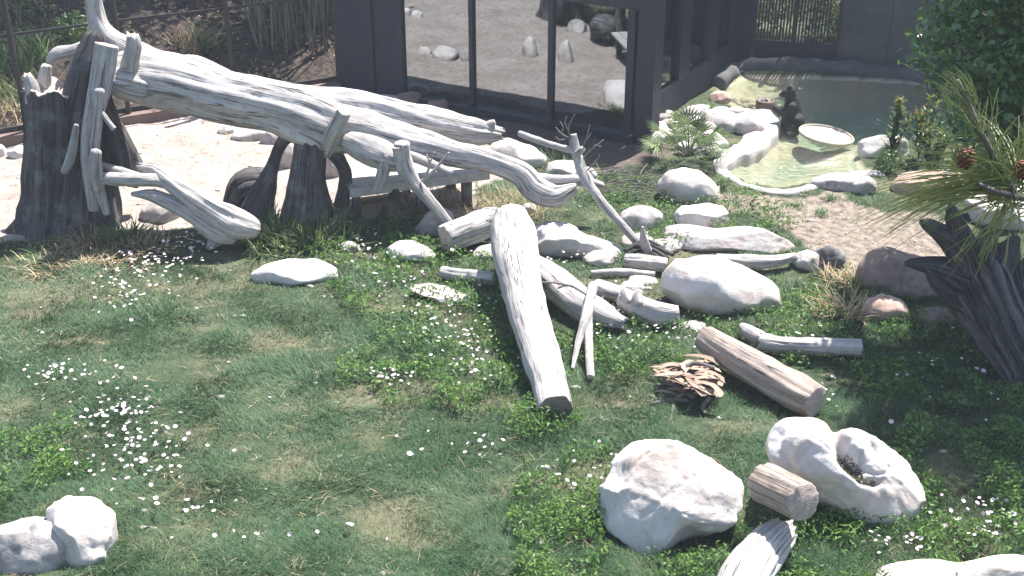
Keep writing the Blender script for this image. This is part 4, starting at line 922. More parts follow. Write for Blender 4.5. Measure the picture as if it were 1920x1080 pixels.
def cover():
    xy, t = scatter(300000, 330); ok = np.zeros(len(xy), bool)
    j = np.column_stack((fbm(np.column_stack((xy * 1.5, 0 * xy[:, :1] + 4)), 3), fbm(np.column_stack((xy * 1.5, 0 * xy[:, :1] + 14)), 3))) * .35
    for c in COVER: ok |= in_px(xy + j, c)
    cl = fbm(np.column_stack((xy * 2.5, 0 * xy[:, :1] + 44)), 3); ok &= RNG.random(len(xy)) < np.clip(.55 + cl * 1.4, .05, .95); ok &= (pdist(xy, POOL) > .3) & ~inpoly(xy, POOL)
    xy, t, cl = xy[ok], t[ok], cl[ok]; n = len(xy); h = RNG.random(n) ** .7 * (.10 + .10 * np.clip(cl + .3, 0, 1))
    P = np.column_stack((xy, ground_z(xy) + h)); g = leafcards(P, .022 * (t / 10) ** .6 * RNG.uniform(.7, 1.4, n), np.clip(h * 6 + RNG.normal(0, .25, n) - .1, 0, 1))
    o = add('ground_cover', mesh('ground_cover', g[0], g[1], M['cover'], False, g[2])); tag(o, 'low leafy green ground cover around rocks and logs', 'ground cover', None, 'stuff')
cover()

def tuft(px, py, n, L, w, mat, label, cat='plant', lean=(.1, 1.2), droop=.5, spread=.12, name='strappy_plant', tint=(0, 1), group=None, zb=0, seg=4):
    w = w * 1.5; b = Z(px, py, zb); a = RNG.normal(size=(n, 2)) * spread; P = np.column_stack((a + b[:2], np.full(n, b[2] - .01)))
    d = ring_dirs(n) + a / max(spread, .01) * .5; d /= np.linalg.norm(d, axis=1)[:, None]
    g = blades(P, RNG.uniform(.6, 1.1, n) * L, RNG.uniform(.7, 1.2, n) * w, d, RNG.uniform(*lean, n), RNG.uniform(*tint, n), droop, seg)
    return single(name, g, M[mat], label, cat if spread < .2 else None, group if spread < .2 else None, 'stuff' if spread >= .2 else None, base=b)
tuft(600, 446, 260, .50, .016, 'strap', 'spiky green clump in front of the forked stump', spread=.22, droop=.3)
tuft(520, 446, 240, .50, .016, 'strap', 'green strappy clump left of the forked stump', spread=.2, droop=.3)
tuft(560, 458, 160, .34, .014, 'strap', 'lower strappy clump at the lawn edge before the forked stump', spread=.25, droop=.3)
tuft(232, 462, 150, .46, .020, 'strap', 'dark green strap leaved plant at the foot of the hollow stump', spread=.12, tint=(0, .4))
tuft(266, 470, 170, .32, .014, 'dry', 'dry tan clump under the strap leaved plant', spread=.14, droop=.8)
tuft(90, 468, 200, .30, .012, 'strap', 'green grass clump left of the hollow stump base', spread=.3)
tuft(205, 465, 150, .28, .014, 'strap', 'mid green clump in front of the hollow stump', spread=.3)
tuft(130, 498, 300, .26, .010, 'dry', 'tan dead grass clump in the flowers, left one', spread=.22, name='dry_clump', droop=.8)
tuft(205, 490, 260, .24, .010, 'dry', 'tan dead grass clump in the flowers, right one', spread=.2, name='dry_clump', droop=.8)
tuft(165, 462, 160, .40, .012, 'litter', 'reddish brown dead leaves hanging at the stump base', spread=.1, name='dry_clump', droop=1.0)
tuft(940, 400, 380, .34, .007, 'dry', 'wiry dead brush behind the top of the long log', spread=.3, name='dry_clump', tint=(.4, 1))
tuft(960, 395, 260, .32, .008, 'strap', 'dark wiry grass mixed in the brush behind the long log', spread=.3, tint=(0, .4))
tuft(800, 385, 140, .30, .010, 'strap', 'small palm like tuft in the shade by the platform', spread=.25, tint=(.2, .8))
tuft(740, 420, 60, .24, .012, 'strap', 'starry tuft in the shade left of the cone rock', spread=.05, tint=(.4, 1))
tuft(780, 400, 50, .22, .012, 'strap', 'second starry tuft in the shade beside the cone rock', spread=.05, tint=(.4, 1))
tuft(1578, 590, 230, .34, .012, 'dry', 'tall straw clump left of the pink boulder', spread=.12, name='dry_clump', tint=(0, .6))
tuft(1590, 530, 160, .26, .010, 'dry', 'straw clump between the mottled rock and the brown boulder', spread=.14, name='dry_clump')
tuft(1120, 352, 170, .22, .008, 'strap', 'green weeds at the feet of the dead sapling', spread=.3)
tuft(1040, 300, 220, .22, .010, 'strap', 'green weeds in the shade edge by the window base', spread=.35, tint=(0, .5))
tuft(1300, 395, 100, .14, .008, 'strap', 'weeds behind the blocky stone', spread=.3, tint=(0, .6))
for i, (a, b_) in enumerate(((1380, 382), (1420, 352), (1490, 385), (1540, 400), (1560, 372), (1475, 470), (1400, 400), (1350, 345))):
    tuft(a, b_, 110, .09, .007, 'strap', 'low green tussock on the bare soil, ' + ['third from the pool kerb on the left', 'touching the pool kerb at its left', 'in the middle of the bare patch', 'right of the middle one', 'near the pool kerb at its right', 'beside the long rock slab', 'behind the blocky stone', 'against the kerb left corner'][i], name='grass_tussock', spread=.06, tint=(0, .6), group='tussocks on the bare soil')
tuft(290, 590, 500, .22, .007, 'grass', 'taller grass clump in the lawn below the flower drift', name='grass_tussock', spread=.2, tint=(0, .5))
tuft(790, 640, 500, .20, .007, 'grass', 'taller dark grass clump in the lawn left of the long log', name='grass_tussock', spread=.25, tint=(0, .2))
tuft(445, 255, 60, .14, .008, 'dry', 'dry weeds among the rocks on the sand', spread=.35, name='dry_clump')
tuft(300, 310, 40, .08, .008, 'dry', 'small dry patch of weeds on the sand', spread=.2, name='dry_clump')
# dead brush sticks
s = T('stick_pile', Z(1190, 340), 'pile of thin grey sticks left of the rounded white boulder', 'sticks')
for i in range(46):
    p = Z(random.uniform(1130, 1250), random.uniform(315, 365), random.uniform(.02, .2)); a = random.gauss(0.15, .45); L_ = random.uniform(.2, .6)
    d = np.array((math.cos(a), math.sin(a) * .6, random.uniform(-.1, .2))); s.part('stick', stick([p - d * L_ / 2, p + np.array((0, 0, .02)), p + d * L_ / 2], [.008, .007, .004], nseg=5, ring=5), KW)
# dead branch of curled fronds
def dead_fronds():
    t = T('dead_frond_pile', Z(1300, 720), 'curled brown dead palm boots lying in the grass left of the tan log', 'dead palm')
    rs = np.random.default_rng(3)
    for i in range(60):
        px = rs.uniform(1275, 1362); py = rs.uniform(676, 748); L_ = rs.uniform(.22, .4); ang = math.pi + rs.normal(0, .35) + (py - 715) * -.012
        p = Z(px, py, .05 + rs.uniform(0, .16)); d = np.array((math.cos(ang), math.sin(ang), 0)); sd = np.array((-d[1], d[0], 0)); V = []; K = 7
        for k in range(K + 1):
            q = k / K; c = p + d * L_ * q + np.array((0, 0, .05 * math.sin(q * 3.1) + .05 * q * q)) + sd * .05 * math.sin(q * 2.5 + i); w = .042 * (1 - q) ** .6 + .003
            V += [c - sd * w + np.array((0, 0, .012)), c, c + sd * w + np.array((0, 0, .012))]
        Fq = [(3 * k + j, 3 * k + j + 1, 3 * k + 4 + j, 3 * k + 3 + j) for k in range(K) for j in (0, 1)]
        t.part('frond_boot', (np.array(V), Fq, {'tint': np.full(len(V), rs.uniform(0, 1))}, None), M['frond'])
    for q in ([(1300, 745, z, .1, 9), (1270, 725, z, .12, 8), (1238, 715, z, .1, 6)], [(1290, 750, z, .06, 8), (1258, 750, z, .05, 10), (1220, 757, z, .04, 6)], [(1268, 740, z, .06, 6), (1262, 765, z, .04, 6), (1257, 790, z, .03, 4)], [(1340, 690, z, .2, 8), (1300, 680, z, .24, 7), (1275, 700, z, .2, 5)], [(1330, 745, z, .1, 9), (1318, 762, z, .06, 8), (1322, 775, z, .05, 5)]):
        t.part('stalk', log(q, nseg=8), [M['twig'], M['twig']])
dead_fronds()

# fan palm on rockery
def palm():
    b = Z(1290, 296, .12); t = T('small_fan_palm', b, 'small fan palm growing from the rockery beside the pool', 'palm')
    for i in range(22):
        a = i * 2.4; el = .2 + 1.15 * (i / 22); d = np.array((math.cos(a) * math.cos(el), math.sin(a) * math.cos(el) * .8, math.sin(el))); L_ = .36 + .2 * random.random()
        c = b + d * L_; t.part('stalk', stick([b, b + d * L_ * .5 + np.array((0, 0, .03)), c], [.01, .008, .006], nseg=5, ring=4), [M['cane'], M['cane']])
        n = 16; sidev = np.cross(d, (0, 0, 1)); sidev /= np.linalg.norm(sidev); V = []; Fq = []
        for k in range(n):
            ph = (k / (n - 1) - .5) * 3.6; e = d * math.cos(ph) + sidev * math.sin(ph); e = e + np.array((0, 0, -.25 if abs(ph) > 1 else 0)); e /= np.linalg.norm(e); l = .34 * (1 - .12 * abs(ph)); sv = np.cross(e, np.cross(d, sidev)); sv /= np.linalg.norm(sv)
            V += [c, c + e * l * .5 + sv * .012, c + e * l + np.array((0, 0, -.03)), c + e * l * .5 - sv * .012]; Fq.append(tuple(4 * k + j for j in range(4)))
        t.part('fan_leaf', (np.array(V), Fq, {'tint': np.full(len(V), random.random() * (.9 if i > 5 else 1.6))}, None), M['strap'], smooth=False)
palm()
# rockery ground plants
for i, (a, b_, n_, l_) in enumerate(((1330, 205, 240, .14), (1260, 222, 260, .16), (1375, 222, 220, .13), (1225, 282, 260, .15), (1355, 340, 140, .1), (1300, 236, 200, .13), (1345, 250, 220, .14))):
    tuft(a, b_, n_, l_, .008, 'strap', 'small weeds on the rockery, ' + ['at its back by the pool', 'on its left shoulder', 'near the pool at its right end', 'at its left foot', 'at the front below the kerb', 'in its middle behind the palm', 'right of the small palm'][i], name='rockery_weed', spread=.065, tint=(0, .8), zb=.1, group='weeds on the rockery')

def blob_leaves(c, rad, n, size, flat=.5, shell=.35, sd=0):
    V = RNG.normal(size=(n, 3)); V /= np.linalg.norm(V, axis=1)[:, None]; r = RNG.random(n) ** shell; nz = fbm(V * 1.6 + sd, 3)
    P = np.array(c) + V * r[:, None] * np.array(rad) * (1 + .45 * nz)[:, None]; keep = pn(P * 3.0 + sd) > -.25; P = P[keep]
    return leafcards(P, size * RNG.uniform(.6, 1.3, len(P)), RNG.random(len(P)), flat)
def shrub(px, py, w, h, n, size, mat, label, zc=None, Y=None, name='shrub', stems=4, cat='shrub'):
    b = Z(px, py, 0); 
    if Y: b = Yp(px, py, Y)
    mp = m_per_px(b); rx, rz = w / 2 * mp, h / 2 * mp; c = b + np.array((0, 0, rz))
    gz = ground_z(b[None, :2])[0]; base = np.array((b[0], b[1], gz)); t = T(name, base, label, cat)
    for i in range(stems):
        e = c + np.array((random.uniform(-.6, .6) * rx, random.uniform(-.6, .6) * rx, random.uniform(0, .6) * rz)); t.part('stem', stick([base + np.array((random.uniform(-.05, .05), 0, -.05)), (base + e) / 2 + np.array((.05, 0, .05)), e], [.015, .012, .006], nseg=5), KW)
    t.part('leaves', blob_leaves(c, (rx, rx * .8, rz), n, size, sd=px), M[mat], kind='stuff')
    return t
# wooded slope beyond the fence
def slopept(px, py):
    d = ray(px, py); t0 = 10.
    for t_ in np.linspace(14, 60, 900):
        p = np.array((0, 0, CAMZ)) + d * t_
        if p[2] <= ground_z(p[None, :2])[0]: return p
    return p
def on_slope(px, py, n, L, w, mat, label, **k):
    p = slopept(px, py); m = p; a = RNG.normal(size=(n, 2)) * k.get('spread', .2); P = np.column_stack((a + p[:2], np.full(n, 0.))); P[:, 2] = ground_z(P[:, :2])
    g = blades(P, RNG.uniform(.6, 1.1, n) * L, RNG.uniform(.7, 1.2, n) * w, ring_dirs(n), RNG.uniform(.1, 1.1, n), RNG.random(n) * k.get('tm', 1), .4, 3)
    return single(k.get('name', 'strappy_plant'), g, M[mat], label, k.get('cat', 'plant'), base=p)
on_slope(48, 120, 260, .75, .025, 'strap', 'dark spiky shrub behind the fence at the far left', spread=.25, tm=.6)
on_slope(15, 185, 160, .5, .018, 'strap', 'pale green clump behind the fence at the left edge', spread=.25)
on_slope(365, 92, 200, .5, .016, 'dry', 'reddish dry clump on the wooded slope', spread=.15, name='dry_clump')
on_slope(385, 88, 160, .5, .018, 'strap', 'green spiky clump beside the reddish one on the slope', spread=.15, tm=.5)
on_slope(10, 215, 200, .4, .014, 'dry', 'straw coloured weeds beyond the fence at the left edge', spread=.4, name='dry_clump')
def slope_shrub(px, py, w, h, n, size, mat, label):
    b = slopept(px, py); mp = m_per_px(b); rx, rz = w / 2 * mp, h / 2 * mp; c = b + np.array((0, 0, rz)); t = T('shrub', b, label, 'shrub')
    for i in range(4): e = c + np.array((random.uniform(-.6, .6) * rx, random.uniform(-.5, .5) * rx, 0)); t.part('stem', stick([b, (b + e) / 2 + np.array((.05, 0, .05)), e], [.02, .012, .006], nseg=5), KW)
    t.part('leaves', blob_leaves(c, (rx, rx * .8, rz), n, size, sd=px), M[mat], kind='stuff')
slope_shrub(140, 88, 90, 66, 900, .05, 'shrub', 'leafy green shrub behind the fence, left of the upright branch')
slope_shrub(40, 50, 120, 90, 700, .05, 'shrub', 'dark shrub in the top left corner behind the fence')
def litter():
    n = 9000; px = RNG.uniform(-350, 720, n); x = RNG.uniform(-13, -3.1, n); yy = FX(x) + RNG.uniform(.2, 10, n); xy = np.column_stack((x, yy))
    cl = fbm(np.column_stack((xy * np.array((.9, 1.6)), 0 * xy[:, :1] + 5)), 3); xy = xy[(cl > -.1)]; n = len(xy)
    g = leafcards(np.column_stack((xy, ground_z(xy) + RNG.uniform(.01, .06, n))), .035 * RNG.uniform(.6, 1.5, n), RNG.random(n), .8)
    tag(add('leaf_litter', mesh('leaf_litter', g[0], g[1], M['litter'], False, g[2])), 'fallen brown leaves covering the slope behind the fence', 'leaf litter', None, 'stuff')
litter()
def bamboo():
    b = slopept(560, 80); t = T('bamboo_thicket', b, 'dense thicket of grey bamboo canes left of the building', 'bamboo')
    V, Fq, at, mi = stick([(0, 0, -.1), (.02, 0, 1.3), (.0, 0, 2.7), (.12, 0, 4)], [.02, .018, .014, .005], nseg=6, ring=14)
    me = mesh('cane', V, Fq, [M['cane'], M['cane']], True, at, mi)
    for i in range(120):
        px = random.uniform(478, 640); p = slopept(px, random.uniform(20, 105)); o = add('cane', me, t.o, tuple(p - t.loc)); o.rotation_euler = (random.gauss(0, .10), random.gauss(-.02, .13), random.uniform(0, 6.28)); s_ = random.uniform(.6, 1.1); o.scale = (s_, s_, s_)
    P = np.column_stack((RNG.uniform(-.9, .9, 5000), RNG.uniform(-1.0, 1.2, 5000), RNG.uniform(2.3, 4.4, 5000))) + b
    g = leafcards(P, .07 * RNG.uniform(.6, 1.3, 5000), RNG.random(5000), .2); t.part('leaves', g, M['shrub'], kind='stuff')
bamboo()
# trees whose crowns throw the dappled shade over the slope
def crown_tree(x, yv, h, rad, n, label, name='shade_tree', size=.13, mat='shrub', trunk=.14):
    gz = ground_z(np.array([[x, yv]]))[0]; b = np.array((x, yv, gz)); t = T(name, b, label, 'tree')
    top = b + np.array((.2, .1, h)); t.part('trunk', tube([b - np.array((0, 0, .3)), b + np.array((.08, 0, h * .4)), b + np.array((0, .1, h * .75)), top], [trunk, trunk * .8, trunk * .6, trunk * .3], nseg=14), SW)
    for i in range(7):
        a = i * .9; e = top + np.array((math.cos(a), math.sin(a), .1 * random.gauss(0, 1))) * np.array((rad[0] * .7, rad[1] * .7, rad[2])); t.part('limb', stick([b + np.array((0, 0, h * (.5 + .05 * i))), (top + e) / 2 + np.array((0, 0, .1)), e], [trunk * .4, trunk * .25, .02]), SW)
    t.part('crown', blob_leaves(top, rad, n, size, sd=x * 3), M[mat], kind='stuff'); return t
crown_tree(-9.2, 22.5, 4.6, (2.7, 2.5, 1.0), 10500, 'tree with open crown on the slope at the far left', trunk=.08)
crown_tree(-6.6, 25.2, 4.4, (2.7, 2.5, 1.0), 10500, 'tree with open crown on the slope, middle one', trunk=.08)
crown_tree(-3.2, 26.0, 4.4, (2.7, 2.5, 1.0), 10500, 'tree with open crown on the slope behind the bamboo', trunk=.08)
crown_tree(8.4, 22.3, 5.2, (2.4, 2.0, 1.1), 8000, 'tree standing behind the concrete wall above the pool', trunk=.14)
# hedge beyond the gate
def hedge():
    for i, (x, yv, lab) in enumerate(((5.0, 24.4, 'green shrub seen through the left half of the gate'), (6.6, 24.0, 'green shrub seen through the right half of the gate'), (3.4, 25.5, 'green shrub behind the side windows'))):
        b = np.array((x, yv, 0.)); t = T('shrub', b, lab, 'shrub'); t.part('leaves', blob_leaves(b + np.array((0, 0, .8)), (1.0, .7, 1.0), 4500, .06, sd=i * 9), M['shrub'], kind='stuff')
        for k in range(5): t.part('stem', stick([b, b + np.array((random.uniform(-.3, .3), 0, .5)), b + np.array((random.uniform(-.6, .6), random.uniform(-.3, .3), 1.1))], [.02, .015, .008]), KW)
hedge()

# yellow flowering plants by the pool
def yellow(px, py, h, label):
    b = Z(px, py, 0); t = T('yellow_flowering_plant', b, label, 'plant'); H = h * m_per_px(b) / math.cos(R(18))
    for k in range(6):
        tip = b + np.array((random.uniform(-.24, .24), random.uniform(-.05, .05), H * random.uniform(.55, .95))); t.part('stem', stick([b, (b + tip) / 2, tip], [.008, .007, .004], nseg=5), [M['strap'], M['strap']])
        n = 44; q = RNG.random(n); P = b + (tip - b) * (.15 + .85 * q)[:, None]; d = ring_dirs(n); V, Fq, at, mi = blades(P, .17 * (1.15 - q * .5), np.full(n, .038), d, RNG.uniform(.5, 1.4, n), RNG.random(n), .25, 3); t.part('leaves', (V, Fq, at, mi), M['shrub'], kind='stuff')
        n = 26; P = tip + RNG.normal(size=(n, 3)) * np.array((.02, .02, .05)) - np.array((0, 0, .05)); t.part('blossom', leafcards(P, np.full(n, .018), RNG.random(n), .2), M['yellow'])
yellow(1668, 300, 130, 'yellow tipped plant by the pool, left one'); yellow(1722, 300, 125, 'yellow tipped plant by the pool, middle one'); yellow(1742, 330, 110, 'yellow tipped plant by the pool, lowest and right one')
for a, b_, w_, h_, n_, lab in ((1665, 325, 60, 50, 500, 'small leafy shrub at the white capped rock by the pool'), (1790, 330, 160, 150, 2200, 'dense green shrub under the glossy leaved tree'), (1900, 350, 160, 170, 2000, 'dense green shrub at the right edge behind the pine branch')):
    shrub(a, b_, w_, h_, n_, .03, 'shrub', lab)

# glossy leaved tree top right, its crown casts the big shadow
def glossy_tree():
    b = np.array((6.1, 12.2, 0)); t = T('glossy_leaved_tree', b, 'tree with glossy green leaves reaching in at the top right corner', 'tree')
    t.part('trunk', tube([b - np.array((0, 0, .3)), b + np.array((-.1, 0, 1.2)), b + np.array((-.2, 0, 2.4)), b + np.array((.2, .8, 5.2))], [.16, .13, .11, .05], nseg=20), GW)
    # branches reaching left, defined by where their tips are seen
    tips = [(1712, 70, 12.0), (1745, 20, 12.1), (1720, 110, 11.7), (1760, 150, 11.6), (1790, 60, 11.8), (1735, 30, 12.3), (1780, 205, 11.4), (1830, 130, 11.3), (1850, 40, 11.6), (1880, 200, 11.3), (1820, 250, 11.2), (1900, 90, 11.4), (1800, -30, 11.8), (1880, -40, 11.5), (1910, 270, 11.2), (1850, 300, 11.2), (1760, -60, 12.2), (1960, 20, 11.8), (1980, 180, 11.5), (1935, 120, 12), (1770, 100, 12.3), (1810, 190, 12.0), (1860, 110, 12.3), (1805, 10, 12.5)]
    lp = []; 
    for k, (px, py, Y) in enumerate(tips):
        e = Yp(px, py, Y); s0 = b + np.array((-.15, .05, min(3.6, max(1.2, e[2] - .9)))); m1 = s0 * .6 + e * .4 + np.array((0, 0, .12)); m2 = s0 * .25 + e * .75 + np.array((0, 0, .1))
        t.part('branch', stick([s0, m1, m2, e], [.035, .02, .012, .004], nseg=7, ring=14), KW)
        S = catmull(np.array([s0, m1, m2, e]), 40)
        for q in range(210):
            u = random.random() ** .55; c = S[int(u * 39)]; sp = .09 + .22 * (1 - u); lp.append(c + RNG.normal(size=3) * sp * np.array((1, 1, .8)))
    # crown mass, with off-frame clumps added to deepen the shade
    P = []
    for c, rd, n, sh in (((5.85, 12.2, 2.7), (1.30, 1.1, 1.45), 8500, .25), ((6.0, 11.4, 5.1), (1.3, 1.15, 1.15), 12000, .5), ((6.1, 12.5, 4.5), (1.5, 1.4, .9), 12000, .5), ((5.55, 13.2, 3.5), (.95, .8, .85), 6000, .5)):
        V = RNG.normal(size=(n, 3)); V /= np.linalg.norm(V, axis=1)[:, None]; k = (RNG.random(n) ** sh) * (1 + .35 * fbm(V * 1.8 + 3, 3)); q = np.array(c) + V * k[:, None] * np.array(rd); P.append(q[pn(q * 2.6) > -.32])
    front = P[0][(P[0][:, 1] < 12.3) | (P[0][:, 0] < 5.0)]; P = np.concatenate(P)
    sun_gap = lambda q: np.hypot(q[:, 0] - q[:, 2] * TOSUN.x / TOSUN.z - Z(1668, 590, .25)[0], q[:, 1] - q[:, 2] * TOSUN.y / TOSUN.z - Z(1668, 590, .25)[1]) > .30 + .08 * pn(q * 4)  # hole shaped in the crown so sun reaches the pink boulder
    lp = np.array(lp); lp = lp[sun_gap(lp)]; P = P[sun_gap(P)]; front = front[sun_gap(front)]; vis = np.argsort(lp[:, 0]); big = np.concatenate((lp[vis][RNG.permutation(1500)[:150]], front[RNG.permutation(len(front))[:140]])); rest = np.concatenate((np.delete(lp, vis[:0], 0), P))
    t.part('leaves', leafcards(rest, .06 * RNG.uniform(.6, 1.2, len(rest)), RNG.random(len(rest)), .35, .5), M['glossy'], kind='stuff')
    K = []; s_ = .062
    V = [(-s_, 0, 0), (-s_ * .4, s_ * .3, .006), (s_ * .3, s_ * .34, .008), (s_, 0, 0), (s_ * .3, -s_ * .34, .008), (-s_ * .4, -s_ * .3, .006), (-s_ * .3, 0, -.003), (s_ * .35, 0, -.004)]
    me = mesh('leaf', V, [(0, 6, 1), (1, 6, 7, 2), (2, 7, 3), (0, 5, 6), (5, 4, 7, 6), (4, 3, 7)], M['leafobj'])
    for p in big:
        o = add('leaf', me, t.o, tuple(p - b)); o.rotation_euler = (random.gauss(.25, .5), random.gauss(0, .5), random.uniform(0, 6.28)); k = random.uniform(.7, 1.25); o.scale = (k, k, k)
glossy_tree()

# pine branch close to the camera on the right
def pine():
    b = np.array((3.6, 3.5, 0.)); Y0 = 3.3
    t = T('pine_tree', b, 'pine branch with long needles and brown cones hanging in from the right edge', 'pine tree')
    t.part('trunk', tube([b - np.array((0, 0, .3)), b + np.array((0, 0, 3)), b + np.array((0, 0, 6.5)), b + np.array((0, 0, 9))], [.16, .13, .09, .03], nseg=18), GW)
    tw = [[(1990, 380, Y0), (1905, 368, Y0), (1862, 350, Y0)], [(1905, 368, Y0), (1850, 270, Y0), (1812, 190, Y0), (1795, 150, Y0)], [(1990, 380, Y0), (1945, 300, Y0 + .1), (1930, 240, Y0 + .1)], [(1905, 368, Y0), (1870, 360, Y0 - .05), (1835, 345, Y0 - .05)], [(1990, 440, Y0), (1930, 400, Y0)]]
    root = Yp(1990, 380, Y0); t.part('branch', stick([b + np.array((0, 0, root[2] - .15)), (b + np.array((0, 0, root[2])) + root) / 2, root], [.04, .025, .014]), KW)
    ends = []
    for q in tw:
        P = [Yp(*c) for c in q]; t.part('twig', stick(P, [.010] * (len(P) - 1) + [.006], nseg=7), KW)
    def tufts(c, n, L, dirv, spread, wd=.0023):
        d = RNG.normal(size=(n, 3)) * spread + np.array(dirv); d /= np.linalg.norm(d, axis=1)[:, None]; Ln = L * RNG.uniform(.6, 1.1, n); side = np.cross(d, (0, 1., 0)); side /= np.linalg.norm(side, axis=1)[:, None] + 1e-9
        V = []; P0 = np.array(c) + RNG.normal(size=(n, 3)) * .018
        for k in range(5):
            u = k / 4; p = P0 + d * (Ln * u)[:, None] + np.array((0, 0, -.10)) * (Ln / .3 * u * u)[:, None]; w_ = wd * (1 - .7 * u); V += [p - side * w_, p + side * w_]
        V = np.stack(V, 1).reshape(-1, 3); b0 = np.arange(n) * 10; Fq = np.concatenate([np.stack((b0 + 2 * k, b0 + 2 * k + 1, b0 + 2 * k + 3, b0 + 2 * k + 2), 1) for k in range(4)])
        return V, Fq, {'tint': np.repeat(RNG.random(n), 10)}, None
    for (px, py, n, L, dv, sp) in ((1880, 352, 75, .36, (-1, 0, .22), .22), (1862, 345, 60, .36, (-1, 0, .05), .16), (1890, 335, 45, .34, (-.8, 0, .5), .25), (1840, 250, 22, .2, (-.35, 0, 1), .3), (1812, 195, 26, .17, (-.5, 0, 1), .22), (1905, 330, 28, .26, (.1, 0, 1), .4), (1860, 300, 20, .22, (.3, 0, 1), .35), (1935, 300, 22, .22, (-.4, 0, 1), .4), (1895, 365, 34, .18, (-.2, 0, -1), .45), (1930, 385, 20, .25, (-1, 0, .1), .3)):
        t.part('needles', tufts(Yp(px, py, Y0), n, L, dv, sp), M['needle'], kind='stuff')
    for px, py, s_ in ((1811, 297, .8), (1918, 318, .75)):
        c = Yp(px, py, Y0 - .05); cone = t.part('cone', (ico(2)[0] * np.array((.018, .018, .032)) * s_ + c, ico(2)[1], None, None), M['cone'])
        for i in range(60):
            u = i / 60; a = i * 2.399; zz = (u - .5) * .075 * s_; r_ = .028 * math.sqrt(max(.05, 1 - (2 * u - 1) ** 2 * .85)) * s_; o_ = np.array((math.cos(a) * r_, math.sin(a) * r_, zz)); V, Fc = ico(1)
            Rr = np.array(Matrix.Rotation(a, 3, 'Z')); t.part('cone_scale', ((V * np.array((.011, .008, .004)) * s_) @ Rr.T + o_ + c, Fc, None, None), M['cone'], sub=cone)
pine()

def pebbles():
    xy, t = scatter(5200, 230, 1200); s_, st, di, q = sandmask(xy); cl = fbm(np.column_stack((xy * 1.2, 0 * xy[:, :1] + 60)), 3)
    k = (RNG.random(len(xy)) < np.where(s_ | di, .55, .06 + .25 * (cl > .35))) & (pdist(xy, POOL) > .2) & ~inpoly(xy, POOL) & (xy[:, 1] < 18.5); xy = xy[k]
    V0, F0 = ico(1); V = []; Fl = []; z0 = ground_z(xy)
    for i, p in enumerate(xy):
        sc = .012 + .03 * random.random() ** 3; V.append(V0 * (1 + .25 * RNG.normal(size=(len(V0), 1))) * np.array((sc * random.uniform(.8, 1.5), sc, sc * .6)) + (p[0], p[1], z0[i])); Fl.append(F0 + i * len(V0))
    tag(add('pebbles', mesh('pebbles', np.concatenate(V), np.concatenate(Fl), M['rockg'], False)), 'small stones and clods strewn over the bare ground', None, None, 'stuff')
pebbles()

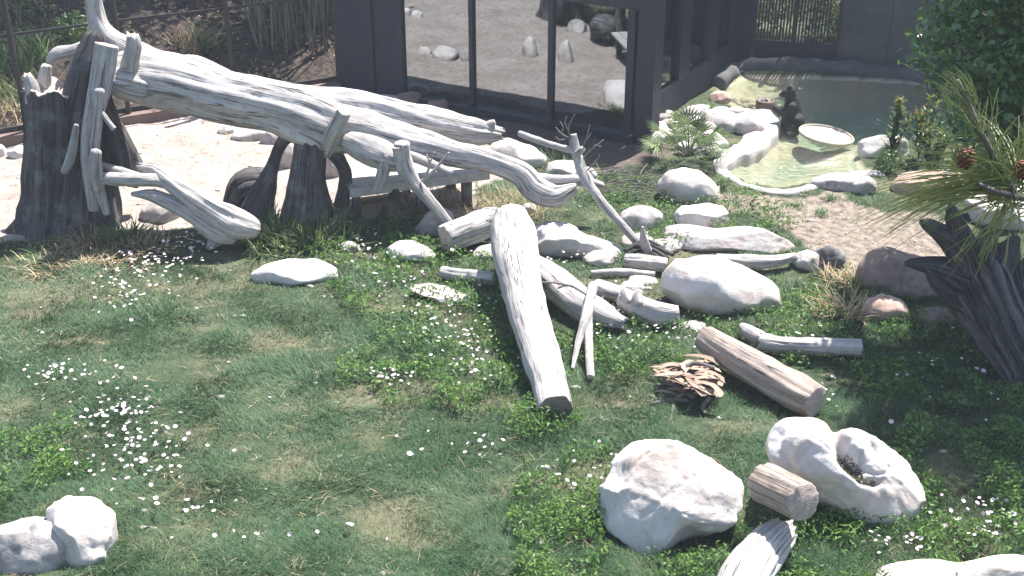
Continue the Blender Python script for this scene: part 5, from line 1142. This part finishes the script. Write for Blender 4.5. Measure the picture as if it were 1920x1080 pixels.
# ------------------------------------------------------------------ white flowers
def flowers():
    V = [(0, 0, 0)]; Fq = []; n = 5
    for k in range(n):
        a = 2 * math.pi * k / n; da = .55; st = len(V)
        for r_, aa, h in ((.016, a - da * 1.1, .004), (.026, a - da * 1.05, .012), (.028, a, .010), (.026, a + da * 1.05, .013), (.016, a + da * 1.1, .005)): V.append((r_ * math.cos(aa), r_ * math.sin(aa), h))
        Fq += [(0, st, st + 1, st + 2), (0, st + 2, st + 3, st + 4)]
    me1 = mesh('white_flower', V, Fq, M['petal'])
    b0 = len(V); V2 = V + [(.002, 0, 0), (-.002, .002, 0), (-.002, -.002, 0), (.002, 0, -.12), (-.002, .002, -.12), (-.002, -.002, -.12)]
    F2 = Fq + [(b0, b0 + 1, b0 + 4, b0 + 3), (b0 + 1, b0 + 2, b0 + 5, b0 + 4), (b0 + 2, b0, b0 + 3, b0 + 5)]
    mm = mesh('white_flower', V2, F2, [M['petal'], M['strap']], True, None, [0] * len(Fq) + [1] * 3)
    groups = [
     ('in the dense drift below the hollow stump', 75, [(330, 470, 70, 28), (270, 520, 60, 30), (225, 565, 40, 28), (380, 455, 50, 18), (300, 500, 60, 20)]),
     ('in the two loose drifts at the left of the lawn', 66, [(130, 715, 70, 20), (210, 780, 60, 40), (300, 830, 60, 22), (260, 885, 80, 24), (230, 790, 50, 30)]),
     ('along the left side of the long log', 62, [(880, 590, 60, 32), (870, 640, 40, 24), (780, 545, 60, 50), (900, 700, 50, 30), (740, 720, 30, 10), (820, 610, 50, 30)]),
     ('in the green below the forked stump', 34, [(540, 440, 50, 16), (670, 460, 70, 20), (700, 500, 60, 30), (600, 430, 40, 14)]),
     ('around the crossed sticks and pale logs', 34, [(1150, 640, 60, 24), (1200, 610, 60, 30), (1140, 600, 40, 40), (1270, 640, 60, 24), (1060, 500, 60, 10)]),
     ('in the shaded grass at the right', 22, [(1700, 700, 120, 60), (1880, 700, 50, 60), (1450, 640, 80, 14), (1780, 660, 80, 60)]),
     ('at the bottom right corner of the lawn', 20, [(1860, 985, 40, 30), (1800, 990, 80, 40), (1700, 1030, 60, 20)]),
     ('scattered singly over the open lawn', 20, [(500, 1000, 260, 50), (860, 850, 100, 20), (300, 950, 150, 30), (1100, 900, 60, 60)]),
    ]
    ex = []
    for desc, n, cl in groups:
        for i in range(int(n * 1.9)):
            a, b_, sx, sy = cl[i % len(cl)]; ex.append(Z(random.gauss(a, sx * .75), random.gauss(b_, sy * .75), 0))
    ex = np.array(ex); ex[:, 2] = ground_z(ex[:, :2]) + RNG.uniform(.05, .12, len(ex)); vv = np.array(V); big = []; fl = []
    for i, p in enumerate(ex):
        k = random.uniform(.4, .75); Rm = np.array(Matrix.Rotation(random.uniform(0, 6.28), 3, 'Z') @ Matrix.Rotation(random.gauss(0, .4), 3, 'X')); big.append((vv * k) @ Rm.T + p); fl += [tuple(j + i * len(vv) for j in f) for f in Fq]
    tag(add('small_flowers', mesh('small_flowers', np.concatenate(big), fl, M['petal'])), 'smaller half open white flowers among the larger ones', None, None, 'stuff')
    for desc, n, cl in groups:
        for i in range(n):
            a, b_, sx, sy = cl[i % len(cl)]; p = Z(random.gauss(a, sx * .62), random.gauss(b_, sy * .62), 0); h = random.uniform(.07, .15)
            o = add('white_flower', mm, None, (p[0], p[1], float(ground_z(p[None, :2])[0]) + h)); o.rotation_euler = (random.gauss(.25, .35), random.gauss(0, .35), random.uniform(0, 6.28)); k = random.uniform(.5, .92); o.scale = (k, k, 1)
            tag(o, 'small white flower ' + desc, 'flower', 'white flowers ' + desc)
flowers()

# ------------------------------------------------------------------ haze added through the air to lift dark tones like lens glare
def veil():
    n = NT('veil_volume'); v = n.t.nodes.new('ShaderNodeVolumePrincipled'); v.inputs['Color'].default_value = (.84, .91, 1, 1); v.inputs['Density'].default_value = .0014; v.inputs['Anisotropy'].default_value = 0.0
    n.t.links.new(v.outputs[0], n.out.inputs['Volume'])
    g = box((-92, -42, -2.5), (184, 0, 0), (0, 154, 0), (0, 0, 30)); o = add('veil', mesh('veil', g[0], g[1], n.m, False)); tag(o, 'thin bright haze added over the enclosure to stand for lens glare', None, None, 'stuff')
veil()
